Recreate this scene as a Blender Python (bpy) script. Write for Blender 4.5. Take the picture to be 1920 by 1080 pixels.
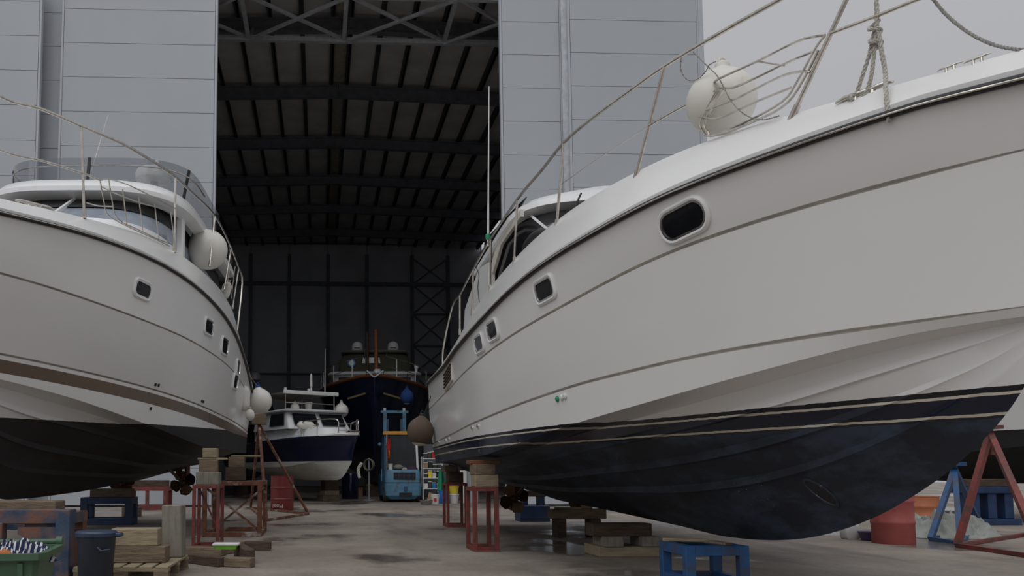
import bpy, math, random
import numpy as np
from mathutils import Vector, Matrix
from mathutils.bvhtree import BVHTree
from mathutils import noise as mnoise
random.seed(7)
for o in list(bpy.data.objects): bpy.data.objects.remove(o, do_unlink=True)
SC = bpy.context.scene
COL = SC.collection
PI = math.pi

# ------------------------------------------------------------------ camera
F = 1550.0; PPX, PPY = 660.0, 760.0; CH = 1.0      # focal length and principal point in pixels of a 1920x1080 frame
YAW = math.atan(60 / F); PITCH = math.atan(125 / F)
cr = Vector((math.cos(YAW), -math.sin(YAW), 0))
cf = Vector((math.sin(YAW) * math.cos(PITCH), math.cos(YAW) * math.cos(PITCH), math.sin(PITCH)))
cu = cr.cross(cf)
cam_d = bpy.data.cameras.new('camera'); cam = bpy.data.objects.new('camera', cam_d); COL.objects.link(cam)
cam.matrix_world = Matrix(((cr.x, cu.x, -cf.x, 0), (cr.y, cu.y, -cf.y, 0), (cr.z, cu.z, -cf.z, CH), (0, 0, 0, 1)))
cam_d.sensor_fit = 'HORIZONTAL'; cam_d.sensor_width = 36; cam_d.lens = 36 * F / 1920
cam_d.shift_x = (960 - PPX) / 1920; cam_d.shift_y = (PPY - 540) / 1920
cam_d.clip_end = 500; cam_d.clip_start = .05
SC.camera = cam
# ------------------------------------------------------------------ sky, soft overcast sun, exposure
wd = bpy.data.worlds.new('World'); SC.world = wd; wd.use_nodes = True
nt = wd.node_tree; bgn = nt.nodes['Background']
tc = nt.nodes.new('ShaderNodeTexCoord'); sx = nt.nodes.new('ShaderNodeSeparateXYZ'); nt.links.new(tc.outputs['Generated'], sx.inputs[0])
rp = nt.nodes.new('ShaderNodeValToRGB'); nt.links.new(sx.outputs['Z'], rp.inputs[0])
rp.color_ramp.elements[0].position = 0.0; rp.color_ramp.elements[0].color = (.40, .40, .415, 1)
rp.color_ramp.elements[1].position = 1.0; rp.color_ramp.elements[1].color = (.48, .485, .51, 1)
nz = nt.nodes.new('ShaderNodeTexNoise'); nz.inputs['Scale'].default_value = 1.6; nt.links.new(tc.outputs['Generated'], nz.inputs['Vector'])
mx = nt.nodes.new('ShaderNodeMixRGB'); mx.blend_type = 'MULTIPLY'; mx.inputs[0].default_value = .18
nt.links.new(rp.outputs[0], mx.inputs[1]); nt.links.new(nz.outputs['Fac'], mx.inputs[2]); nt.links.new(mx.outputs[0], bgn.inputs[0])
bgn.inputs[1].default_value = 1.08
sun_d = bpy.data.lights.new('overcast_sun', 'SUN'); sun_d.energy = 1.45; sun_d.angle = math.radians(80); sun_d.color = (.97, .985, 1.0)
sun = bpy.data.objects.new('overcast_sun', sun_d); COL.objects.link(sun)
sun.rotation_euler = Vector((.30, .42, -.86)).to_track_quat('-Z', 'Y').to_euler(); sun.location = (0, -5, 20)
SC.view_settings.view_transform = 'Standard'; SC.view_settings.look = 'None'
SC.view_settings.exposure = 0.0; SC.view_settings.gamma = 1.0; SC.view_settings.use_curve_mapping = False

# ------------------------------------------------------------------ pixel helpers
def ray(px, py): return cr * ((px - PPX) / F) - cu * ((py - PPY) / F) + cf
CO = Vector((0, 0, CH))
def atz(px, py, z=0.0): d = ray(px, py); return CO + d * ((z - CH) / d.z)
def aty(px, py, y): d = ray(px, py); return CO + d * (y / d.y)
def zat(py, y, px=600): return aty(px, py, y).z

# ------------------------------------------------------------------ materials
MATS = {}
def mat(name, col, rough=.5, metal=0., var=.12, scale=6., bump=0., bscale=40., spec=.5, coat=0., dirt=None, dscale=1.5, damt=.5, alpha=1., trans=0., stretch=(1, 1, 1)):
    if name in MATS: return MATS[name]
    m = bpy.data.materials.new(name); m.use_nodes = True; t = m.node_tree; b = t.nodes['Principled BSDF']
    b.inputs['Roughness'].default_value = rough; b.inputs['Metallic'].default_value = metal
    b.inputs['Specular IOR Level'].default_value = spec; b.inputs['Coat Weight'].default_value = coat; b.inputs['Coat Roughness'].default_value = .08
    b.inputs['Alpha'].default_value = alpha; b.inputs['Transmission Weight'].default_value = trans
    tc = t.nodes.new('ShaderNodeTexCoord'); mp = t.nodes.new('ShaderNodeMapping'); mp.inputs['Scale'].default_value = stretch
    t.links.new(tc.outputs['Object'], mp.inputs[0])
    n = t.nodes.new('ShaderNodeTexNoise'); n.inputs['Scale'].default_value = scale; n.inputs['Detail'].default_value = 6
    t.links.new(mp.outputs[0], n.inputs['Vector'])
    r = t.nodes.new('ShaderNodeValToRGB'); r.color_ramp.elements[0].position = .3; r.color_ramp.elements[1].position = .7
    r.color_ramp.elements[0].color = tuple(c * (1 - var) for c in col) + (1,); r.color_ramp.elements[1].color = tuple(min(1, c * (1 + var)) for c in col) + (1,)
    t.links.new(n.outputs['Fac'], r.inputs[0]); out = r.outputs[0]
    if dirt:
        n2 = t.nodes.new('ShaderNodeTexNoise'); n2.inputs['Scale'].default_value = dscale; n2.inputs['Detail'].default_value = 9; n2.inputs['Roughness'].default_value = .65
        t.links.new(mp.outputs[0], n2.inputs['Vector'])
        r2 = t.nodes.new('ShaderNodeValToRGB'); r2.color_ramp.elements[0].position = 1 - damt - .06; r2.color_ramp.elements[1].position = 1 - damt + .08
        r2.color_ramp.elements[0].color = (0, 0, 0, 1); r2.color_ramp.elements[1].color = (1, 1, 1, 1)
        t.links.new(n2.outputs['Fac'], r2.inputs[0])
        mxn = t.nodes.new('ShaderNodeMixRGB'); t.links.new(r2.outputs[0], mxn.inputs[0]); t.links.new(out, mxn.inputs[1]); mxn.inputs[2].default_value = tuple(dirt) + (1,)
        out = mxn.outputs[0]
    t.links.new(out, b.inputs['Base Color'])
    if bump:
        n3 = t.nodes.new('ShaderNodeTexNoise'); n3.inputs['Scale'].default_value = bscale; n3.inputs['Detail'].default_value = 4; t.links.new(mp.outputs[0], n3.inputs['Vector'])
        bp = t.nodes.new('ShaderNodeBump'); bp.inputs['Strength'].default_value = bump; bp.inputs['Distance'].default_value = .02
        t.links.new(n3.outputs['Fac'], bp.inputs['Height']); t.links.new(bp.outputs[0], b.inputs['Normal'])
    MATS[name] = m; return m

def stripe_mat(name, stops, kx, x0, rough=.18, bottom_rough=.75, zlo=0., zhi=4., noise_below=None, chips=False):
    """hull paint: bands by height above the keel blocks, waterline trimmed by kx per metre aft of x0"""
    m = bpy.data.materials.new(name); m.use_nodes = True; t = m.node_tree; b = t.nodes['Principled BSDF']
    tc = t.nodes.new('ShaderNodeTexCoord'); s = t.nodes.new('ShaderNodeSeparateXYZ'); t.links.new(tc.outputs['Object'], s.inputs[0])
    def math_(op, a, bb, c=None):
        n = t.nodes.new('ShaderNodeMath'); n.operation = op
        for i, v in enumerate((a, bb, c)):
            if v is None: continue
            if isinstance(v, (int, float)): n.inputs[i].default_value = v
            else: t.links.new(v, n.inputs[i])
        return n.outputs[0]
    aft = math_('MAXIMUM', math_('SUBTRACT', x0, s.outputs['X']), 0.0)
    v = math_('ADD', s.outputs['Z'], math_('MULTIPLY', aft, kx))
    nn = t.nodes.new('ShaderNodeTexNoise'); nn.inputs['Scale'].default_value = 9; t.links.new(tc.outputs['Object'], nn.inputs['Vector'])
    v = math_('ADD', v, math_('MULTIPLY', math_('SUBTRACT', nn.outputs['Fac'], .5), .012))
    vn = math_('DIVIDE', math_('SUBTRACT', v, zlo), zhi - zlo)
    r = t.nodes.new('ShaderNodeValToRGB'); r.color_ramp.interpolation = 'CONSTANT'; t.links.new(vn, r.inputs[0])
    els = r.color_ramp.elements
    while len(els) > 1: els.remove(els[-1])
    els[0].position = 0; els[0].color = tuple(stops[0][1]) + (1,)
    for z, c in stops[1:]:
        e = els.new((z - zlo) / (zhi - zlo)); e.color = tuple(c) + (1,)
    n1 = t.nodes.new('ShaderNodeTexNoise'); n1.inputs['Scale'].default_value = 2.2; n1.inputs['Detail'].default_value = 8; n1.inputs['Roughness'].default_value = .7
    mp = t.nodes.new('ShaderNodeMapping'); mp.inputs['Scale'].default_value = (.6, 1, 1.6); mp.inputs['Rotation'].default_value = (0, .5, 0); t.links.new(tc.outputs['Object'], mp.inputs[0]); t.links.new(mp.outputs[0], n1.inputs['Vector'])
    below = t.nodes.new('ShaderNodeMath'); below.operation = 'LESS_THAN'; t.links.new(v, below.inputs[0]); below.inputs[1].default_value = stops[1][0]
    mr = t.nodes.new('ShaderNodeValToRGB'); mr.color_ramp.elements[0].position = .44; mr.color_ramp.elements[1].position = .60
    t.links.new(n1.outputs['Fac'], mr.inputs[0])
    fac = math_('MULTIPLY', mr.outputs[0], below.outputs[0])
    mxn = t.nodes.new('ShaderNodeMixRGB'); t.links.new(fac, mxn.inputs[0]); t.links.new(r.outputs[0], mxn.inputs[1]); mxn.inputs[2].default_value = tuple(noise_below) + (1,)
    if chips:
        na = t.nodes.new('ShaderNodeTexNoise'); na.inputs['Scale'].default_value = 38; na.inputs['Detail'].default_value = 3; t.links.new(tc.outputs['Object'], na.inputs['Vector'])
        nb = t.nodes.new('ShaderNodeTexNoise'); nb.inputs['Scale'].default_value = 1.3; nb.inputs['Detail'].default_value = 2; t.links.new(tc.outputs['Object'], nb.inputs['Vector'])
        ch = math_('GREATER_THAN', math_('ADD', na.outputs['Fac'], math_('MULTIPLY', nb.outputs['Fac'], .55)), 1.08)
        mc = t.nodes.new('ShaderNodeMixRGB'); t.links.new(math_('MULTIPLY', ch, below.outputs[0]), mc.inputs[0]); t.links.new(mxn.outputs[0], mc.inputs[1]); mc.inputs[2].default_value = (.35, .38, .42, 1); mxn = mc
    n4 = t.nodes.new('ShaderNodeTexNoise'); n4.inputs['Scale'].default_value = .8; n4.inputs['Detail'].default_value = 5; t.links.new(mp.outputs[0], n4.inputs['Vector'])
    tone = t.nodes.new('ShaderNodeValToRGB'); tone.color_ramp.elements[0].color = (.93, .92, .9, 1); tone.color_ramp.elements[1].color = (1, 1, 1, 1); t.links.new(n4.outputs['Fac'], tone.inputs[0])
    m2 = t.nodes.new('ShaderNodeMixRGB'); m2.blend_type = 'MULTIPLY'; m2.inputs[0].default_value = 1; t.links.new(mxn.outputs[0], m2.inputs[1]); t.links.new(tone.outputs[0], m2.inputs[2])
    t.links.new(m2.outputs[0], b.inputs['Base Color'])
    rr = math_('ADD', rough, math_('MULTIPLY', below.outputs[0], bottom_rough - rough)); t.links.new(rr, b.inputs['Roughness'])
    b.inputs['Specular IOR Level'].default_value = .45
    return m

WHITE = (.80, .80, .795)
m_white = mat('gelcoat_white', WHITE, .22, var=.03, scale=2, spec=.45)
m_cream = mat('cream_moulding', (.66, .62, .55), .35, var=.05)
m_steel = mat('stainless_tube', (.62, .58, .52), .28, 1., var=.2, scale=14, dirt=(.30, .20, .12), dscale=9, damt=.32)
m_chrome = mat('polished_steel', (.70, .70, .70), .16, 1., var=.05)
m_rubber = mat('black_rubber', (.018, .018, .02), .5)
m_dark = mat('dark_interior', (.012, .012, .013), .6)
m_glass = mat('dark_glass', (.012, .013, .016), .06, var=.3, scale=3, spec=.2)
m_windscreen = mat('tinted_windscreen', (.05, .062, .085), .05, spec=.5, alpha=.5)
m_skyglass = mat('sky_reflection_glass', (.30, .34, .40), .05, spec=.8)  # pale blue-grey: the reflected sky is painted into the glass colour
m_clear = mat('clear_glass', (.35, .38, .40), .04, spec=.6, alpha=.35)
m_panel = mat('door_panel_grey', (.40, .425, .455), .42, var=.03, scale=.7, stretch=(1, 1, .6), bump=.02, bscale=3)
m_trim = mat('door_trim', (.43, .455, .49), .4, var=.03)
m_seam = mat('door_core', (.24, .25, .27), .7)
m_frame_steel = mat('hangar_steel', (.15, .16, .185), .55, var=.2, scale=3)
m_girder = mat('galvanised_girder', (.46, .48, .51), .5, .3, var=.15)
m_purlin = mat('purlin_steel', (.05, .053, .06), .6)
m_roof = mat('roof_sheet', (.66, .65, .62), .6, var=.18, scale=.8)
m_ridge = mat('ridge_sheet', (.42, .39, .29), .6, var=.2)
m_wall = mat('hangar_wall_sheet', (.52, .54, .58), .55, var=.12, scale=.5)
m_redpaint = mat('red_oxide_paint', (.19, .036, .03), .55, var=.25, scale=8, dirt=(.085, .04, .03), dscale=5, damt=.47, bump=.2)
m_rust = mat('rusty_steel', (.14, .055, .03), .8, var=.4, scale=9, dirt=(.40, .36, .32), dscale=4, damt=.40, bump=.3)
m_bluepaint = mat('blue_stand_paint', (.012, .068, .19), .45, var=.25, scale=6, dirt=(.055, .045, .04), dscale=4, damt=.43, bump=.1)
m_blueworn = mat('worn_blue_steel', (.035, .062, .11), .5, var=.35, scale=5, dirt=(.17, .075, .045), dscale=2.6, damt=.5, bump=.15)
m_bluedark = mat('dark_blue_stand', (.012, .035, .10), .5, var=.3)
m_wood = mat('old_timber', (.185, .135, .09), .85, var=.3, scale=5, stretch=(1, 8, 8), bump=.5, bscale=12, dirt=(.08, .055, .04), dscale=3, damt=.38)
m_woodpale = mat('pale_timber', (.29, .235, .155), .85, var=.22, scale=5, stretch=(1, 7, 7), bump=.4, bscale=12, dirt=(.16, .11, .07), dscale=3, damt=.33)
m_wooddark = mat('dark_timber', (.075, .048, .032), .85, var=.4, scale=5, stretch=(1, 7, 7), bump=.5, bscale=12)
m_woodgrey = mat('grey_timber', (.22, .20, .165), .85, var=.3, scale=4, stretch=(6, 6, 1), bump=.4, bscale=12, dirt=(.12, .10, .08), dscale=4, damt=.38)
m_rope = mat('rope_fibre', (.50, .48, .43), .9, var=.25, scale=60, bump=.5, bscale=120)
m_cord = mat('flecked_cord', (.30, .28, .25), .9, var=.7, scale=90)
m_buoy = mat('white_fender_vinyl', (.72, .70, .64), .45, var=.04, scale=3, dirt=(.56, .46, .32), dscale=2.0, damt=.33)
m_buoyend = mat('fender_end_cap', (.55, .42, .28), .5)
m_brown = mat('brown_fender_sock', (.115, .078, .058), .95, var=.1, bump=.3, bscale=150)
m_bluefend = mat('blue_fender_sock', (.02, .07, .24), .9, var=.1, bump=.3, bscale=120)
m_teak = mat('varnished_teak', (.19, .065, .025), .35, var=.25, stretch=(1, 6, 6))
m_navy = mat('navy_gelcoat', (.008, .011, .035), .14, var=.1, spec=.5)
m_black = mat('black_paint', (.01, .01, .011), .6)
m_plastic_blue = mat('dark_blue_plastic', (.013, .018, .030), .42, var=.1)
m_lid_blue = mat('blue_lid_plastic', (.025, .045, .09), .4)
m_green = mat('green_bin_plastic', (.055, .115, .065), .45, var=.15, dirt=(.35, .42, .36), dscale=6, damt=.3)
m_forkblue = mat('forklift_blue', (.085, .215, .33), .5, var=.15, dirt=(.10, .085, .07), dscale=3.5, damt=.42)
m_forkdark = mat('forklift_dark_blue', (.025, .075, .14), .5, var=.2)
m_yellow = mat('yellow_paint', (.55, .27, .03), .5, var=.1)
m_yellowpl = mat('yellow_plastic', (.72, .55, .05), .4)
m_redcloth = mat('red_cloth', (.45, .03, .03), .9)
m_orange = mat('orange_cloth', (.55, .19, .06), .9)
m_barrel = mat('red_barrel_paint', (.15, .018, .018), .4, var=.15, dirt=(.12, .03, .025), dscale=3, damt=.36)
m_barrelpink = mat('faded_red_barrel', (.36, .085, .075), .5, var=.12, dirt=(.15, .05, .035), dscale=4, damt=.35)
m_barrelorange = mat('faded_orange_barrel', (.42, .14, .06), .5, var=.15)
m_tarp = mat('grey_tarpaulin', (.30, .31, .285), .7, var=.1, bump=.2, bscale=8)
m_purple = mat('purple_plastic', (.10, .075, .17), .4)
m_whitepl = mat('white_plastic', (.68, .68, .66), .4)
m_bluepl = mat('blue_plastic', (.02, .15, .48), .4)
m_greenpl = mat('green_plastic', (.02, .26, .12), .4)
m_limegreen = mat('lime_plastic', (.22, .50, .05), .4)
m_card = mat('cardboard', (.34, .21, .12), .85)
m_olive = mat('olive_canvas', (.055, .055, .035), .9, var=.15)
m_greycanvas = mat('dark_grey_canvas', (.045, .048, .055), .85, var=.15)
m_bronze = mat('propeller_bronze', (.10, .055, .03), .45, .8, var=.3)
m_darkred = mat('antifouled_rudder', (.12, .028, .022), .7)
m_tyre = mat('tyre_rubber', (.02, .02, .021), .85, bump=.3)
m_paper = mat('lettering_white', (.62, .60, .56), .7)

# ------------------------------------------------------------------ mesh helpers
class MB:
    def __init__(s): s.v = []; s.f = []; s.m = []; s.cur = 0
    def add(s, vs, fs):
        n = len(s.v); s.v += [tuple(v) for v in vs]; s.f += [tuple(i + n for i in f) for f in fs]; s.m += [s.cur] * len(fs); return s
    def box(s, c, d, R=None, bev=0.):
        x, y, z = [q / 2 for q in d]; c = Vector(c)
        if bev <= 0:
            vs = [Vector((a * x, b * y, e * z)) for a in (-1, 1) for b in (-1, 1) for e in (-1, 1)]
            fs = [(0, 1, 3, 2), (4, 6, 7, 5), (0, 4, 5, 1), (2, 3, 7, 6), (0, 2, 6, 4), (1, 5, 7, 3)]
        else:
            bev = min(bev, x * .9, y * .9, z * .9); vs = []; fs = []
            for a in (-1, 1):
                for b in (-1, 1):
                    for e in (-1, 1):
                        vs += [Vector((a * x, b * (y - bev), e * (z - bev))), Vector((a * (x - bev), b * y, e * (z - bev))), Vector((a * (x - bev), b * (y - bev), e * z))]
            I = lambda a, b, e, k: ((a > 0) * 4 + (b > 0) * 2 + (e > 0)) * 3 + k
            for sg in (-1, 1):
                for k, ring in enumerate((((sg, -1, -1), (sg, 1, -1), (sg, 1, 1), (sg, -1, 1)), ((-1, sg, -1), (1, sg, -1), (1, sg, 1), (-1, sg, 1)), ((-1, -1, sg), (1, -1, sg), (1, 1, sg), (-1, 1, sg)))):
                    fs.append(tuple(I(*q, k) for q in ring))
            for b in (-1, 1):
                for e in (-1, 1):
                    fs.append((I(-1, b, e, 1), I(1, b, e, 1), I(1, b, e, 2), I(-1, b, e, 2)))
                    fs.append((I(b, -1, e, 0), I(b, 1, e, 0), I(b, 1, e, 2), I(b, -1, e, 2)))
                    fs.append((I(b, e, -1, 0), I(b, e, 1, 0), I(b, e, 1, 1), I(b, e, -1, 1)))
                    for a in (-1, 1): fs.append((I(a, b, e, 0), I(a, b, e, 1), I(a, b, e, 2)))
        if R is not None: vs = [R @ v for v in vs]
        return s.add([v + c for v in vs], fs)
    def bar(s, a, b, w, h=None, up=(0, 0, 1), bev=0.):
        a, b = Vector(a), Vector(b); d = b - a; L = d.length; x = d.normalized(); u = Vector(up)
        if abs(x.dot(u)) > .98: u = Vector((0, 1, 0))
        y = u.cross(x).normalized(); z = x.cross(y)
        R = Matrix((x, y, z)).transposed()
        return s.box((a + b) / 2, (L, w, h or w), R, bev)
    def tube(s, pts, r, seg=8, closed=False, caps=True):
        P = [Vector(p) for p in pts]; n = len(P); rs = r if isinstance(r, (list, tuple)) else [r] * n
        T = [((P[(i + 1) % n] if closed or i < n - 1 else P[i]) - (P[i - 1] if closed or i > 0 else P[i])).normalized() for i in range(n)]
        u = Vector((0, 0, 1)) if abs(T[0].z) < .9 else Vector((1, 0, 0)); u = (u - T[0] * u.dot(T[0])).normalized(); vs = []
        for i in range(n):
            u = (u - T[i] * u.dot(T[i])).normalized(); w = T[i].cross(u)
            for k in range(seg): a = 2 * PI * k / seg; vs.append(P[i] + (u * math.cos(a) + w * math.sin(a)) * rs[i])
        fs = []
        for i in range(n if closed else n - 1):
            j = (i + 1) % n
            for k in range(seg): fs.append((i * seg + k, i * seg + (k + 1) % seg, j * seg + (k + 1) % seg, j * seg + k))
        if caps and not closed: fs += [tuple(range(seg))[::-1], tuple((n - 1) * seg + k for k in range(seg))]
        return s.add(vs, fs)
    def lathe(s, prof, seg=24, c=(0, 0, 0), R=None, caps=True):
        c = Vector(c); vs = []; n = len(prof)
        for r, z in prof:
            for k in range(seg): a = 2 * PI * k / seg; v = Vector((r * math.cos(a), r * math.sin(a), z)); vs.append(c + (R @ v if R else v))
        fs = [(i * seg + k, i * seg + (k + 1) % seg, (i + 1) * seg + (k + 1) % seg, (i + 1) * seg + k) for i in range(n - 1) for k in range(seg)]
        if caps: fs += [tuple(range(seg))[::-1], tuple((n - 1) * seg + k for k in range(seg))]
        return s.add(vs, fs)
    def loft(s, rings, closed=True, cap0=False, cap1=False):
        n = len(rings[0]); vs = [v for r in rings for v in r]; fs = []
        for i in range(len(rings) - 1):
            for k in range(n if closed else n - 1): fs.append((i * n + k, i * n + (k + 1) % n, (i + 1) * n + (k + 1) % n, (i + 1) * n + k))
        if cap0: fs.append(tuple(range(n))[::-1])
        if cap1: fs.append(tuple((len(rings) - 1) * n + k for k in range(n)))
        return s.add(vs, fs)
    def poly(s, pts, th):
        """flat outline given a thickness vector"""
        th = Vector(th); n = len(pts); P = [Vector(p) for p in pts]
        fs = [tuple(range(n)), tuple(range(2 * n - 1, n - 1, -1))] + [(k, k + n, (k + 1) % n + n, (k + 1) % n) for k in range(n)]
        return s.add(P + [p + th for p in P], fs)
    def sphere(s, c, r, seg=28, ring=16, sc=(1, 1, 1)):
        prof = [(max(.0005, r * math.sin(PI * i / ring)), -r * math.cos(PI * i / ring)) for i in range(ring + 1)]
        return s.lathe(prof, seg, c, Matrix.Diagonal(sc))

def tag(o, label=None, cat=None, group=None, kind=None):
    if label: o['label'] = label
    if cat: o['category'] = cat
    if group: o['group'] = group
    if kind: o['kind'] = kind
    return o
def put(mb, name, mats, parent=None, loc=None, rz=0., smooth=None, label=None, cat=None, group=None, kind=None, merge=False):
    me = bpy.data.meshes.new(name); me.from_pydata(mb.v, [], mb.f)
    if not isinstance(mats, (list, tuple)): mats = [mats]
    for m in mats: me.materials.append(m)
    if len(mats) > 1: me.polygons.foreach_set('material_index', mb.m)
    import bmesh
    bm = bmesh.new(); bm.from_mesh(me)
    if merge: bmesh.ops.remove_doubles(bm, verts=bm.verts, dist=.0008)
    bmesh.ops.recalc_face_normals(bm, faces=bm.faces); bm.to_mesh(me); bm.free()
    if smooth:
        me.polygons.foreach_set('use_smooth', [True] * len(me.polygons)); me.set_sharp_from_angle(angle=math.radians(smooth))
    me.update()
    o = bpy.data.objects.new(name, me); COL.objects.link(o)
    if parent: o.parent = parent
    if loc is not None: o.location = loc
    o.rotation_euler.z = rz
    return tag(o, label, cat, group, kind)
def thing(name, label, cat, loc=(0, 0, 0), rz=0., group=None, kind=None):
    o = bpy.data.objects.new(name, None); COL.objects.link(o); o.location = loc; o.rotation_euler.z = rz; o.empty_display_size = .2
    return tag(o, label, cat, group, kind)
def smooth_path(pts, n=6, closed=False):
    P = [Vector(p) for p in pts]; out = []; N = len(P)
    for i in range(N if closed else N - 1):
        g = lambda k: P[k % N] if closed else P[max(0, min(N - 1, k))]
        p0, p1, p2, p3 = g(i - 1), g(i), g(i + 1), g(i + 2)
        for k in range(n):
            t = k / n; out.append(.5 * ((2 * p1) + (p2 - p0) * t + (2 * p0 - 5 * p1 + 4 * p2 - p3) * t * t + (3 * p1 - p0 - 3 * p2 + p3) * t ** 3))
    if not closed: out.append(P[-1])
    return out

# ------------------------------------------------------------------ ground
def ground_material():
    m = bpy.data.materials.new('stained_concrete'); m.use_nodes = True; t = m.node_tree; b = t.nodes['Principled BSDF']
    tc = t.nodes.new('ShaderNodeTexCoord')
    def noise(scale, det, rough, st=(1, 1, 1)):
        mp = t.nodes.new('ShaderNodeMapping'); mp.inputs['Scale'].default_value = st; t.links.new(tc.outputs['Object'], mp.inputs[0])
        n = t.nodes.new('ShaderNodeTexNoise'); n.inputs['Scale'].default_value = scale; n.inputs['Detail'].default_value = det; n.inputs['Roughness'].default_value = rough; t.links.new(mp.outputs[0], n.inputs['Vector']); return n.outputs['Fac']
    def ramp(fac, stops):
        r = t.nodes.new('ShaderNodeValToRGB'); t.links.new(fac, r.inputs[0]); e = r.color_ramp.elements
        e[0].position, e[0].color = stops[0][0], tuple(stops[0][1]) + (1,); e[1].position, e[1].color = stops[-1][0], tuple(stops[-1][1]) + (1,)
        for p, c in stops[1:-1]: q = e.new(p); q.color = tuple(c) + (1,)
        return r.outputs[0]
    def mix(fac, a, c, mode='MIX'):
        n = t.nodes.new('ShaderNodeMixRGB'); n.blend_type = mode
        for i, v in enumerate((fac, a, c)):
            if isinstance(v, (int, float)): n.inputs[i].default_value = v
            elif isinstance(v, tuple): n.inputs[i].default_value = v + (1,)
            else: t.links.new(v, n.inputs[i])
        return n.outputs[0]
    base = ramp(noise(.55, 8, .62), [(.3, (.175, .143, .118)), (.5, (.25, .212, .18)), (.7, (.35, .305, .262))])
    fine = ramp(noise(14, 6, .7), [(.3, (.82, .82, .82)), (.7, (1.12, 1.12, 1.12))])
    col = mix(1., base, fine, 'MULTIPLY')
    streak = ramp(noise(.9, 7, .6, (1.2, .25, 1)), [(.52, (0, 0, 0)), (.66, (1, 1, 1))])
    col = mix(mix(.55, (0., 0., 0.), streak), col, (.085, .078, .072))
    damp = ramp(noise(.42, 6, .55, (1, .7, 1)), [(.53, (0, 0, 0)), (.60, (1, 1, 1))])
    col = mix(mix(.6, (0., 0., 0.), damp), col, mix(1., col, (.42, .42, .44), 'MULTIPLY'))
    t.links.new(col, b.inputs['Base Color'])
    rg = ramp(damp, [(0., (.78, .78, .78)), (1., (.16, .16, .16))]); t.links.new(rg, b.inputs['Roughness'])
    bp = t.nodes.new('ShaderNodeBump'); bp.inputs['Strength'].default_value = .12; bp.inputs['Distance'].default_value = .01; t.links.new(noise(30, 5, .6), bp.inputs['Height']); t.links.new(bp.outputs[0], b.inputs['Normal'])
    return m
g = MB(); g.add([(-60, -40, 0), (60, -40, 0), (60, 90, 0), (-60, 90, 0)], [(0, 1, 2, 3)])
put(g, 'floor', ground_material(), kind='structure')

# ------------------------------------------------------------------ hangar
BY = 58.5; DY = 24.0; XL, XR, XM = -10.2, 11.72, .74
def leaf(name, x0, x1, y, z1=15.6, th=.16, ph=1.055, z0=.05):
    b = MB(); b.box(((x0 + x1) / 2, y + th / 2 + .01, (z0 + z1) / 2), (x1 - x0 - .02, th - .06, z1 - z0))
    root = put(b, name, m_seam, kind='structure')
    e = .07
    for xx in (x0 + e / 2, x1 - e / 2):
        k = MB(); k.box((xx, y + th / 2, (z0 + z1) / 2), (e, th, z1 - z0), bev=.01); put(k, 'edge_profile', m_trim, root)
    z = z0; w = x1 - x0 - 2 * e - .02
    proto = None
    while z < z1 - .05:
        h = min(ph, z1 - z)
        if proto is None or h < ph - .001:
            k = MB(); k.box((0, 0, 0), (w, th - .01, h - .010), bev=.004); o = put(k, 'panel', m_panel, root); proto = proto or o
        else:
            o = proto.copy(); COL.objects.link(o); o.parent = root
        o.location = ((x0 + x1) / 2, y + th / 2, z + h / 2); z += h
    return root
PX = lambda px, y=DY: aty(px, 500, y).x
leaf('door_1', PX(102), PX(402), DY)
leaf('door_2', PX(102) - 5.2, PX(72), DY - .35)
leaf('door_3', PX(102) - .7, PX(102) + .3, DY + .25)
leaf('door_4', PX(946), PX(1066), DY + .2)
leaf('door_5', PX(1074), XR - .10, DY)
k = MB(); k.box((PX(1070), DY + .15, 7.8), (.22, .1, 15.6)); put(k, 'trim_1', m_girder, kind='structure')
k = MB(); k.box((XR - .05, DY + .12, 7.9), (.14, .3, 15.8), bev=.01); put(k, 'trim_2', m_trim, kind='structure')
k = MB(); k.box(((XL + XR) / 2, DY + .5, 16.6), (XR - XL, .4, 1.6)); put(k, 'wall_front', m_panel, kind='structure')
RB = zat(-8, 24.4, 645) + 1.25       # underside of the rafters at the ridge
def roofz(x): return RB + .52 - .03 * abs(x - XM)
# roof sheets, purlins and frames
FY = [atz(640, y_, RB).y for y_ in (60, 183, 277, 346, 399, 442)]
ceil = put(MB().poly([(XL, DY, roofz(XL) + .42), (XM, DY, roofz(XM) + .42), (XR, DY, roofz(XR) + .42), (XR, DY, roofz(XR) + .38), (XM, DY, roofz(XM) + .38), (XL, DY, roofz(XL) + .38)], (0, BY - DY + .4, 0)), 'ceiling', m_frame_steel, kind='structure')
pur = [XM - .33, XM + .33]; q = .33
while q + 1.14 < XR - XM: q += 1.14; pur += [XM - q, XM + q]
pur.sort()
for x in pur:
    k = MB(); k.box((x, (DY + BY) / 2, roofz(x) + .1), (.13, BY - DY, .24)); k.box((x + .06, (DY + BY) / 2, roofz(x) - .01), (.1, BY - DY, .02)); put(k, 'purlin', m_purlin, ceil)
ys = [DY] + FY + [BY]
for i in range(len(pur) - 1):
    for j in range(len(ys) - 1):
        a, b_ = pur[i] + .01, pur[i + 1] - .01; k = MB(); ridge = abs((a + b_) / 2 - XM) < .1
        nz_ = 4
        k.poly([(a, ys[j] + .01, roofz(a) + .2), (b_, ys[j] + .01, roofz(b_) + .2), (b_, ys[j] + .01, roofz(b_) + .26), (a, ys[j] + .01, roofz(a) + .26)], (0, ys[j + 1] - ys[j] - .02 + (.3 if j == len(ys) - 2 else 0), 0))
        put(k, 'roof_sheet', m_ridge if ridge else m_roof, ceil)
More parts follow.
